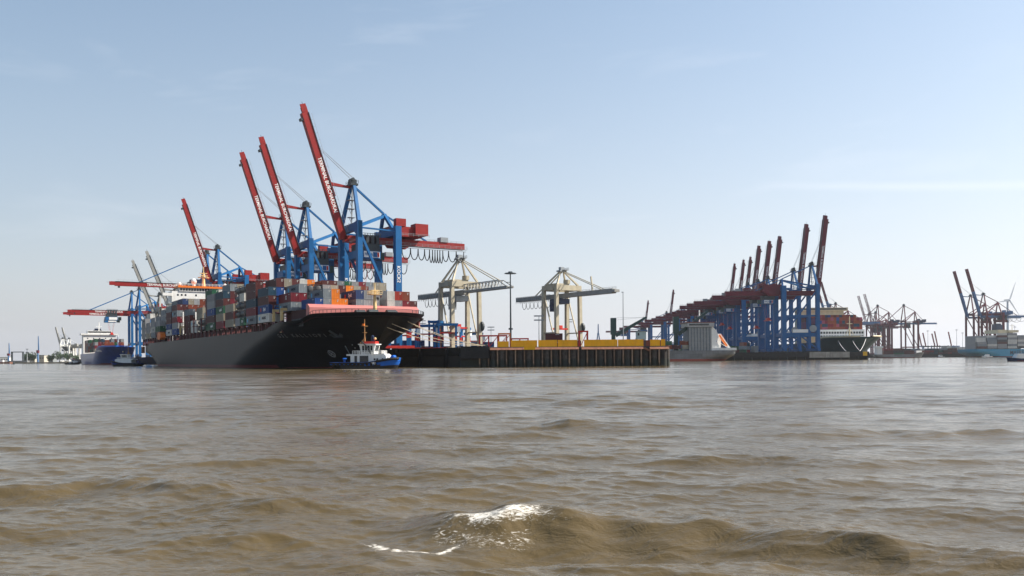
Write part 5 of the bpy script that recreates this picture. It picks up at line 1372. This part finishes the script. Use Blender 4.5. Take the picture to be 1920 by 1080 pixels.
# ================================================================ small grey feeder across the basin
x, y = at(1639, 1060)
fs_ = thing('feeder_ship', 'small grey feeder ship with dark containers across the basin', 'ship', (x, y, 0), R(-4))
h5, d5, half5 = hull(60, 12, lambda x: 4.4 + 2.2*smooth(46, 52, x), [(-1, 56), (0, 56.5), (6, 60)], [(-1, 40), (6, 50)], [(-1, 3), (0, 2), (4, 0)], 10, 26, 6, boot=0.6, zb=-1)
h5o = h5.build('hull', [M['hull_grey'], M['boot']], fs_, smooth=True); d5.build('deck', M['deck_brown'], h5o)
MB().box(2, 8, -5, 5, 4, 12.5).box(1, 9, -6, 6, 12.5, 14.6).build('deckhouse', M['white'], fs_)
MB().prism([(49, -5), (57, -1.5), (57, 1.5), (49, 5)], 6.2, 8.8).build('bow_house', M['white'], fs_)
cell_block((x, y, 0), R(-4), 3, 4, lambda b, r_: (3, 3, 2)[b], lambda b: 15.5 + 12.6*b, -3.9, 3.6, 15, 'mmclnek', 'on the small grey feeder', 'containers on the small grey feeder')

# ================================================================ light blue ship at the right edge
x, y = at(1811, 1090)
ms_ = thing('container_ship', 'light blue container ship with cream funnel at the right edge', 'ship', (x, y, 0), R(4))
h6, d6, half6 = hull(260, 38, lambda x: 10.2, [(-2, 250), (0, 252), (10, 260)], [(-2, 180), (10, 220)], [(-2, 14), (0, 8), (5, 0.5), (12, 0)], 30, 44, 8, boot=0.9, aft_b=0.95)
h6o = h6.build('hull', [M['pale_blue_hull'], M['boot']], ms_, smooth=True); d6.build('deck', M['deck_brown'], h6o)
lettering('MAERSK', 7.0, M['letter_dark'], h6o, (57, -19.12, 5.4), (1, 0, 0), (0, 0, 1), width=22, name='company_lettering')
MB().box(50, 57, -9, 9, 10, 31).box(46.5, 59, -17, 17, 31, 34).box(34, 47, -14, 14, 30, 34.5).build('deckhouse', M['cream'], ms_)
MB().box(38, 46, -5, 5, 34.5, 41).box(39, 45, -3.6, 3.6, 41, 43).build('funnel', M['navy'], ms_)
MB().tube((62, 0, 30), (62, 0, 42), 0.5, 6).box(61.5, 62.5, -4, 4, 40, 40.5).build('radar_mast', M['white'], ms_)
cell_block((x, y, 0), R(4), 6, 6, lambda b, r_: (5, 6, 7, 7, 6, 6)[b] - (2 if (r_ < 1 and b < 2) else 0), lambda b: 10 + 13.2*b, -17.6, 11.0, 33, 'gwlgkwgtmwlg', 'on the light blue ship', 'containers on the light blue ship')
MB().box(6, 66, -11, 11, 10, 27).build('hold_stack_mass', CMAT['g'], ms_)['kind'] = 'stuff'

# ---- small craft
def launch(label, px, depth, rz, s=1.0, hullm=None):
    x, y = at(px, depth); t = thing('motor_launch', label, 'boat', (x, y, 0), rz, 'small launches on the river'); t.scale = (s,)*3
    a, b, hf = hull(11, 3.2, lambda x: 1.2 + 0.5*smooth(5, 11, x), [(-0.5, 10.2), (0, 10.5), (1.7, 11)], [(-0.5, 5), (1.7, 6.5)], [(-0.5, 0.2), (1.5, 0)], 2, 16, 4, zb=-0.5, boot=0.2)
    h = a.build('hull', [hullm or M['white'], M['boot']], t, smooth=True); b.build('deck', M['white'], h)
    c = MB().prism_y([(3, 1.0), (8, 1.0), (7.2, 2.2), (6.6, 3.2), (3.2, 3.2)], -1.2, 1.2).build('cabin', M['white'], t)
    MB().box(3.5, 6.6, -1.24, -1.2, 2.1, 2.9).build('window', M['glass'], c)
    MB().tube((4.5, 0, 3.2), (4.5, 0, 5.0), 0.06, 5).build('mast', M['steel_grey'], t)
    return t
launch('white launch close below the stern of the light blue ship', 1860, 1000, R(178), 1.1)
launch('dark launch with white bow wave at the right edge', 1934, 335, R(185), 0.95, M['navy'])
launch('tiny pilot launch in front of the far quay', 1756, 1040, R(10), 1.0, M['steel_dark'])

# stacked boxes and clutter in the shade below the pier cranes, too many and too far to tell apart
pm_ = MB(); rq = random.Random(8); codes = list('bnmrckle')
for i in range(12):
    for j_ in range(5):
        for t_ in range(rq.choice((1, 2, 2, 3))):
            pm_.cur = rq.randrange(len(codes)); x_ = 152 + j_*9 + rq.uniform(-0.5, 0.5); y_ = 660 + i*22
            pm_.box(x_, x_+2.44, y_, y_+12.19, 5.62+TP*t_, 5.62+TP*t_+CH)
tag(pm_.build('container_stacks', [CMAT[c] for c in codes]), 'many dark stacked containers in the shade below the pier cranes', 'containers', kind='stuff')

# low dark rows of boxes along the far quay
pm_ = MB(); codes = list('mmcrnkle')
for i in range(34):
    for t_ in range(rq.choice((1, 2, 2, 3, 3))):
        pm_.cur = rq.randrange(len(codes)); x_, y_ = at(1648 + i*8.6, 1215 + rq.uniform(-6, 6))
        pm_.box(x_-6.1, x_+6.1, y_-1.22, y_+1.22, 4.52+TP*t_, 4.52+TP*t_+CH)
tag(pm_.build('container_stacks', [CMAT[c] for c in codes]), 'low dark rows of stacked containers along the far quay', 'containers', kind='stuff')
# ================================================================ headland yard: masts, straddle carriers, frames, boxes
def light_mast(label, px, depth, h, style=0, base=QZ, group='tall light masts'):
    x, y = at(px, depth); t = thing('light_mast', label, 'light mast', (x, y, base), 0, group)
    MB().tube((0, 0, 0), (0, 0, h), 0.42 if h > 25 else 0.2, 8, 0.22 if h > 25 else 0.1).build('pole', M['steel_dark' if style == 0 else 'steel_grey'], t)
    if style == 0:
        MB().tube((0, 0, h), (0, 0, h+0.35), 2.6, 12, 2.2).tube((0, 0, h+0.35), (0, 0, h+0.9), 0.9, 8).build('lamp_ring', M['steel_dark'], t)
        MB().tube((0, 0, h*0.27), (0, 0, h*0.29), 0.9, 8).build('pole_collar', M['steel_dark'], t)
        MB().box(-1.6, 0, -0.2, 0.2, h-3.6, h-3.4).build('service_arm', M['steel_dark'], t)
    elif style == 2:
        MB().box(-0.5, 0.15, -0.12, 0.12, h-0.1, h+0.15).build('lamp_arm', M['steel_grey'], t)
    else:
        for z in (h, h-1.6):
            MB().box(-1.9, 1.9, -0.4, 0.4, z-0.2, z+0.25).build('lamp_bar', M['steel_grey'], t)
    return t
light_mast('tall dark light mast between the two beige cranes', 958, 352, 31.6)
light_mast('thin grey light mast beyond the yellow barrier, right of the beige cranes', 1169, 285, 18.5, 2)
light_mast('thin light mast left of the lattice-boom beige crane', 793, 520, 20, 1)
light_mast('short twin-bar light mast behind the orange frames', 921, 470, 14, 1)
light_mast('thin light mast seen between the legs of the lattice-boom crane', 845, 560, 20.5, 1)
light_mast('thin light mast beneath the box-boom beige crane', 1068, 560, 22, 1)
light_mast('leaning thin pole left of the box-boom beige crane', 1011, 330, 13, 1)
light_mast('far light mast right of the red portal crane', 1740, 1500, 42, 1, 4.5)
light_mast('far stout lattice light mast left of the raised red and blue cranes', 1794, 1450, 42, 1, 4.5)
light_mast('far thin light mast close to the raised red and blue cranes', 1805, 1500, 38, 1, 4.5)
light_mast('far light mast above the light blue ship', 1903, 1250, 40, 1, 4.5)

def straddle(label, px, depth, rz, h=13.0, top='crane_blue', leg='crane_blue', load=None):
    x, y = at(px, depth); t = thing('straddle_carrier', label, 'straddle carrier', (x, y, QZ), rz, 'straddle carriers in the yard')
    for sx in (-1, 1):
        for sy in (-1, 1):
            MB().box(sx*4.0-0.45, sx*4.0+0.45, sy*2.2-0.35, sy*2.2+0.35, 1.2, h).build('leg', M[leg], t)
            MB().box(sx*4.0-0.47, sx*4.0+0.47, sy*2.2-0.37, sy*2.2+0.37, 5.0, 7.0).build('leg_band', M['red'], t)
    for sy in (-1, 1):
        MB().box(-5.6, 5.6, sy*2.2-0.5, sy*2.2+0.5, 0.9, 1.9).build('wheel_beam', M['red'], t)
        for wx in (-4.6, -1.6, 1.6, 4.6): MB().tube((wx, sy*2.2-0.25, 0.75), (wx, sy*2.2+0.25, 0.75), 0.75, 10).build('wheel', M['black'], t)
        MB().box(-5.0, 5.0, sy*2.2-0.4, sy*2.2+0.4, h, h+1.1).build('top_beam', M[top], t)
    MB().box(-4.6, -3.4, -1.8, 1.8, h, h+1.0).build('cross_beam', M[top], t); MB().box(3.4, 4.6, -1.8, 1.8, h, h+1.0).build('cross_beam', M[top], t)
    MB().box(4.4, 6.0, -2.4, -0.8, h-3.0, h-0.4).build('cab', M['white'], t)
    MB().box(-5.2, 5.2, -1.2, 1.2, h-3.6, h-3.0).build('spreader', M['red'], t)
    return t
straddle('blue straddle carrier half hidden by the ship stem', 748, 330, R(20), 10.5)
straddle('blue straddle carrier standing next right of the ship stem', 763, 380, R(5), 10.5)
straddle('blue straddle carrier with red banded legs left of the lattice-boom crane', 801, 395, R(-4), 11.5)
straddle('dark blue straddle carrier between the far legs of the lattice-boom crane', 818, 400, R(80), 13.5)
straddle('blue straddle carrier between the near legs of the lattice-boom crane', 838, 395, R(12), 12.0)
straddle('small blue straddle carrier below the lattice-boom crane spreader', 865, 420, R(60), 11.0)
straddle('blue straddle carrier right of the lattice-boom crane', 888, 440, R(4), 9.0)
GY = 'containers stacked in the yard'
for i, (c, px, dp, z, rz, lab) in enumerate((
    ('m', 1039, 305, 1, 0, 'upper maroon short container below the box-boom crane'), ('m', 1073, 300, 0, 0, 'dark maroon short container behind the barrier, right of the box-boom crane'), ('c', 1056, 312, 0, 0, 'crimson short container just above the yellow barrier'),
    ('r', 1130, 300, 0, 0, 'rust red short container low behind the barrier near the thin light mast'), ('r', 1222, 300, 0, 0, 'rust red short container by the small green hut'),
    ('m', 1112, 310, 0, 0, 'maroon short container low behind the long barrier panel'),
    ('b', 772, 400, 1, 0.1, 'blue container stacked beneath the ship stem'), ('g', 784, 402, 0, 0.1, 'grey container low in the yard by the ship stem'),
    ('r', 800, 410, 0, 0, 'rust red container under the banded straddle carrier'), ('m', 845, 405, 0, 0, 'maroon container behind the lattice-boom crane'), ('b', 905, 450, 1, 0, 'blue container right of the lattice-boom crane'), ('w', 880, 452, 0, 0, 'white container right of the lattice-boom crane'))):
    x, y = at(px, dp); LL = 6.06 if 'short' in lab else 12.19; put_container(c, LL, (x, y, QZ + 0.02 + TP*z), rz, lab, GY)
    for zz in range(z):
        if lab.startswith('never'): break
        put_container('m', LL, (x, y, QZ + 0.02 + TP*zz), rz, '%s lower container under the %s' % (ORD[zz], lab[:34].rsplit(' ', 1)[0]), GY)
# orange-red steel frames behind the barrier
def frame(label, px, depth, w, h, n, m_):
    x, y = at(px, depth); t = thing('steel_frame', label, 'steel frame', (x, y, QZ), 0, 'orange steel frames')
    for i in range(n+1):
        xx = -w/2 + w*i/n
        for yy in (-1.3, 1.3): MB().box(xx-0.18, xx+0.18, yy-0.18, yy+0.18, 0, h).build('post', M[m_], t)
        if i < n:
            MB().beam((xx+0.2, -1.3, 0.3), (xx+w/n-0.2, -1.3, h-0.3), 0.22, 0.22).build('diagonal_brace', M[m_], t)
    for yy in (-1.3, 1.3): MB().box(-w/2-0.2, w/2+0.2, yy-0.2, yy+0.2, h, h+0.4).build('top_rail', M[m_], t)
    return t
frame('long low orange steel frame behind the barrier, left one', 925, 268, 8.5, 3.6, 3, 'red')
frame('orange steel frame behind the barrier below the dark light mast', 946, 275, 3.6, 4.4, 1, 'orange')
frame('low red steel frame right of the dark light mast', 975, 285, 5.5, 3.0, 2, 'red')
frame('tall narrow orange frame right of the box-boom crane', 1094, 275, 2.6, 5.0, 1, 'red')
x, y = at(1202, 275); hut = thing('signal_hut', 'small pale green hut on legs behind the yellow barrier', 'hut', (x, y, QZ), 0)
MB().box(-1.5, 1.5, -1.3, 1.3, 2.6, 5.0).build('cabin', mat('pale green paint', (0.42, 0.50, 0.46), 0.6), hut); MB().box(-1.7, 1.7, -1.5, 1.5, 5.0, 5.2).build('roof', M['roof_grey'], hut)
MB().box(-1.2, -0.7, -1.34, -1.3, 3.7, 4.6).build('window', M['glass'], hut)
for sx in (-1, 1):
    for sy in (-1, 1): MB().box(sx*1.3-0.1, sx*1.3+0.1, sy*1.1-0.1, sy*1.1+0.1, 0, 2.6).build('leg', M['steel_dark'], hut)
# bollards and clutter at the quay corner
for i, xx in enumerate((-9.2, -7.6)):
    o = MB().tube((0, 0, 0), (0, 0, 0.7), 0.3, 8, 0.25).tube((0, 0, 0.7), (0, 0, 1.0), 0.5, 8, 0.45).build('bollard', M['steel_dark']); o.location = (xx, 252, QZ+0.02)
    tag(o, '%s mooring bollard at the quay corner' % ('left' if i == 0 else 'right'), 'bollard', 'bollards at the quay corner')
# cable-stayed bridge tower far beyond the headland
x, y = at(1122, 2300); bt = thing('bridge_tower', 'far blue tapering bridge tower above the yellow barrier', 'bridge tower', (x, y, 4), 0)
for s in (-1, 1): MB().beam((s*9, 0, 0), (s*1.0, 0, 66), 4.0, 4.0, (1,0,0), 2.6, 2.6).build('tower_leg', M['far_blue'], bt)
MB().beam((0, 0, 64), (0, 0, 90), 3.4, 3.4, (1,0,0), 2.4, 2.4).build('tower_head', M['far_blue'], bt)

# ================================================================ far skyline
def turbine(label, px, depth, hub, blade, rot0):
    x, y = at(px, depth); t = thing('wind_turbine', label, 'wind turbine', (x, y, 4), R(15))
    MB().tube((0, 0, 0), (0, 0, hub), 3.4, 12, 2.0).build('tower', M['turbine'], t)
    MB().box(-2.2, 2.2, -4.5, 7.5, hub-2.0, hub+2.4).build('nacelle', M['turbine'], t)
    MB().sphere((0, -5.5, hub), 2.2, 10, 6).build('hub', M['turbine'], t)
    for k in range(3):
        a = R(rot0 + 120*k); d = Vector((math.sin(a), 0, math.cos(a))); c = Vector((0, -5.6, hub))
        MB().beam(c, c + d*blade*0.2, 1.6, 1.6, (0,1,0), 3.4, 1.0).beam(c + d*blade*0.2, c + d*blade, 3.4, 0.9, (0,1,0), 0.5, 0.3).build('blade', M['turbine'], t)
turbine('white wind turbine behind the light blue ship', 1890, 1900, 120, 44, 22)
def far_building(label, px, depth, w, d, h, m_, nwin, base=2.2):
    x, y = at(px, depth); t = thing('warehouse', label, 'building', (x, y, base), 0, 'far warehouses')
    MB().box(-w/2, w/2, -d/2, d/2, 0, h).build('wall', m_, t); MB().box(-w/2-0.5, w/2+0.5, -d/2-0.5, d/2+0.5, h, h+0.8).build('roof', M['roof_grey'], t)
    for i in range(nwin):
        q = MB().box(-1.2, 1.2, -0.05, 0.05, -0.9, 0.9).build('window', M['glass'], t); q.location = (-w/2 + w*(i+0.5)/nwin, -d/2-0.06, h*0.6)
    return t
far_building('pale flat-fronted building on the left far bank', 82, 1520, 9, 14, 12, M['building'], 2)
far_building('long low grey building beside the far bank trees', 95, 1540, 16, 14, 11, M['roof_grey'], 4)
far_building('low white shed at the far left edge', 8, 1560, 22, 14, 9, M['white'], 5)
far_building('low pale shed on the far bank left of the pale building', 62, 1540, 12, 10, 6, M['building'], 3)
def tree(label, px, depth, h, w, seed, base=2.2):
    rr_ = random.Random(seed); x, y = at(px, depth); t = thing('tree', label, 'tree', (x, y, base), 0, 'trees on the far bank')
    tk = MB().tube((0, 0, 0), (0, 0, h*0.45), 0.5, 7, 0.3)
    for k in range(5):
        a = rr_.uniform(0, 6.28); tk.tube((0, 0, h*(0.25+0.04*k)), (w*0.3*math.cos(a), w*0.3*math.sin(a), h*(0.55+0.05*k)), 0.2, 5, 0.08)
    tk.build('trunk', M['bark'], t)
    m = MB()
    cl_ = [(rr_.gauss(0, w*0.22), rr_.gauss(0, w*0.22), h*rr_.uniform(0.38, 0.86), w*rr_.uniform(0.16, 0.28)) for _ in range(15)]
    for cx, cy, cz, cr_ in cl_:
        for _ in range(70):
            v = Vector((rr_.gauss(0, 1), rr_.gauss(0, 1), rr_.gauss(0, 1))).normalized()*cr_*rr_.uniform(0.55, 1.1)
            c = Vector((cx, cy, cz)) + v; s = rr_.uniform(0.5, 1.0)
            a = Vector((rr_.uniform(-1, 1), rr_.uniform(-1, 1), rr_.uniform(-1, 1))).normalized()*s; b = Vector((rr_.uniform(-1, 1), rr_.uniform(-1, 1), rr_.uniform(-1, 1))).normalized()*s
            m.add([c-a, c+b, c+a, c-b], [(0, 1, 2, 3)])
    m.build('crown', M['leaf'], t)
for i, (px, h, w, lab) in enumerate(((54, 17, 19, 'broad dark tree left of the pale far building'), (62, 13, 12, 'small tree close left of the pale far building'), (97, 13, 12, 'tree half hiding the long grey far building'), (112, 18, 18, 'large round tree between the far white cranes and the grey building'), (127, 16, 15, 'round tree behind the small black tug'), (144, 12, 12, 'low tree at the blue ship stern'), (48, 12, 10, 'narrow tree beside the dark far gantry'))):
    tree(lab, px, 1500, h, w, 40+i)
fw = sts_crane('far pale crane with raised boom above the bank trees, left one', (0, 0, 2.2), math.pi, M['white'], M['crane_grey'], g=18, w=16, hg=30, ha=48, bl=42, ang=76, br=42, letters=False, maker=False, sign=False, loops=0, detail=0, group='far pale cranes on the left bank')
x, y = at(117, 1750); fw.location = (x, y, 2.2)
x, y = at(129, 1770); copy_tree(fw, 'far pale crane with raised boom above the bank trees, right one', (x, y, 2.2))
def pole_crane(label, px, depth, h, m_):
    x, y = at(px, depth); t = thing('harbour_crane', label, 'crane', (x, y, 2.2), 0, 'harbour cranes on the left bank')
    MB().tube((0, 0, 0), (0, 0, h*0.35), 1.7, 8, 1.2).build('tower', M['far_blue'], t); MB().box(-1.7, 1.7, -2, 2, h*0.35, h*0.46).build('cab', M['crane_red_shaded'], t)
    MB().beam((1.5, 0, h*0.45), (1.0, 0, h), 1.7, 1.7, (1,0,0), 0.9, 0.9).build('jib', M[m_], t)
pole_crane('blue harbour crane with upright jib at the far left', 16, 1500, 34, 'far_blue'); pole_crane('tall blue harbour crane with upright jib left of the pale building', 71, 1500, 46, 'far_blue')
x, y = at(33, 1450); gt = thing('dock_gantry', 'dark square gantry over a floating dock at the far left', 'gantry', (x, y, 0), 0)
for s in (-1, 1): MB().box(s*9.5-0.6, s*9.5+0.6, -2, 2, 2, 19).build('post', M['steel_dark'], gt)
MB().box(-10.1, 10.1, -2, 2, 19, 20.4).build('top_beam', M['steel_dark'], gt)
MB().prism([(-14, -4), (18, -4), (20, 0), (18, 4), (-14, 4)], -0.5, 5.0).build('pontoon', M['hull_grey'], gt)
x, y = at(51, 1440); tw = thing('radar_tower', 'slim radar tower with platform on the far left bank', 'tower', (x, y, 2), 0)
MB().tube((0, 0, 0), (0, 0, 22), 0.9, 8, 0.6).build('shaft', M['steel_grey'], tw); MB().tube((0, 0, 16), (0, 0, 17.5), 2.4, 8).box(-2, 2, -0.3, 0.3, 22, 22.8).build('platform', M['steel_dark'], tw)
x, y = at(10, 1380); bgr = thing('barge', 'red and dark barge at the far left edge', 'boat', (x, y, 0), 0)
MB().prism([(-10, -3), (9, -3), (12, 0), (9, 3), (-10, 3)], -0.5, 3.0).build('hull', M['rust_cap'], bgr); MB().box(-8, -3, -2, 2, 3, 6).build('wheelhouse', M['white'], bgr)
x, y = at(26, 1000); by = thing('channel_buoy', 'dark channel buoy on the river at the far left', 'buoy', (x, y, 0), 0)
MB().tube((0, 0, -0.3), (0, 0, 0.8), 1.2, 10).build('float', M['steel_dark'], by); MB().tube((0, 0, 0.8), (0, 0, 4.6), 0.9, 6, 0.2).build('cage', M['steel_dark'], by)
# hazy small cranes and silos on the right horizon
FG = 'tiny far cranes on the right horizon'
for i, (px, h) in enumerate(((1727, 58), (1735, 56), (1752, 54), (1757, 60), (1783, 58))):
    x, y = at(px, 2150); t = thing('distant_crane', 'tiny hazy far crane with raised boom, %s on the right horizon' % ORD[i], 'crane', (x, y, 4), 0, FG)
    MB().beam((2, 0, 20), (-6, 0, h), 2.4, 2.4, (1,0,0)).build('boom', M['crane_red'], t)
    for sx in (-1, 1): MB().box(sx*7-1, sx*7+1, -1, 1, 0, 24).build('leg', M['far_blue'], t)
    MB().box(-9, 22, -1.5, 1.5, 20, 23).build('girder', M['far_blue'], t)
rr_ = random.Random(77)
for i in range(14):
    px = 1700 + i*9 + rr_.uniform(-3, 3); x, y = at(px, 2050 + rr_.uniform(-60, 60)); h = rr_.uniform(9, 22)
    far_building('hazy %s box-shaped building on the right horizon, %s from the portal crane' % (rr_.choice(['grey', 'pale']), ORD[i]), px, y, rr_.uniform(8, 16), 12, h, M['building'] if i % 2 else M['roof_grey'], 2, 4)
for i in range(9):
    px = 1490 + i*60 if i < 3 else 1700 + (i-3)*32; x, y = at(px, 1220)
    put_container(rr_.choice('mmcrn'), 12.19, (x, y, 4.5), 0, 'far %s container on the low dark quay across the basin' % ORD[i], 'containers on the far quay')

# ================================================================ haze
hz_ = MB().box(-5600, 5600, -60, 5600, -4, 185).build('haze', [])
tag(hz_, 'thin summer haze over the harbour', 'haze', kind='stuff')
hmt = bpy.data.materials.new('haze'); hmt.use_nodes = True
n_ = hmt.node_tree.nodes; n_.clear()
ho_ = n_.new('ShaderNodeOutputMaterial'); pv_ = n_.new('ShaderNodeVolumePrincipled')
pv_.inputs['Color'].default_value = (0.90, 0.94, 1.0, 1); pv_.inputs['Density'].default_value = 0.00005; pv_.inputs['Anisotropy'].default_value = 0.55
hmt.node_tree.links.new(pv_.outputs[0], ho_.inputs['Volume'])
hz_.data.materials.append(hmt)
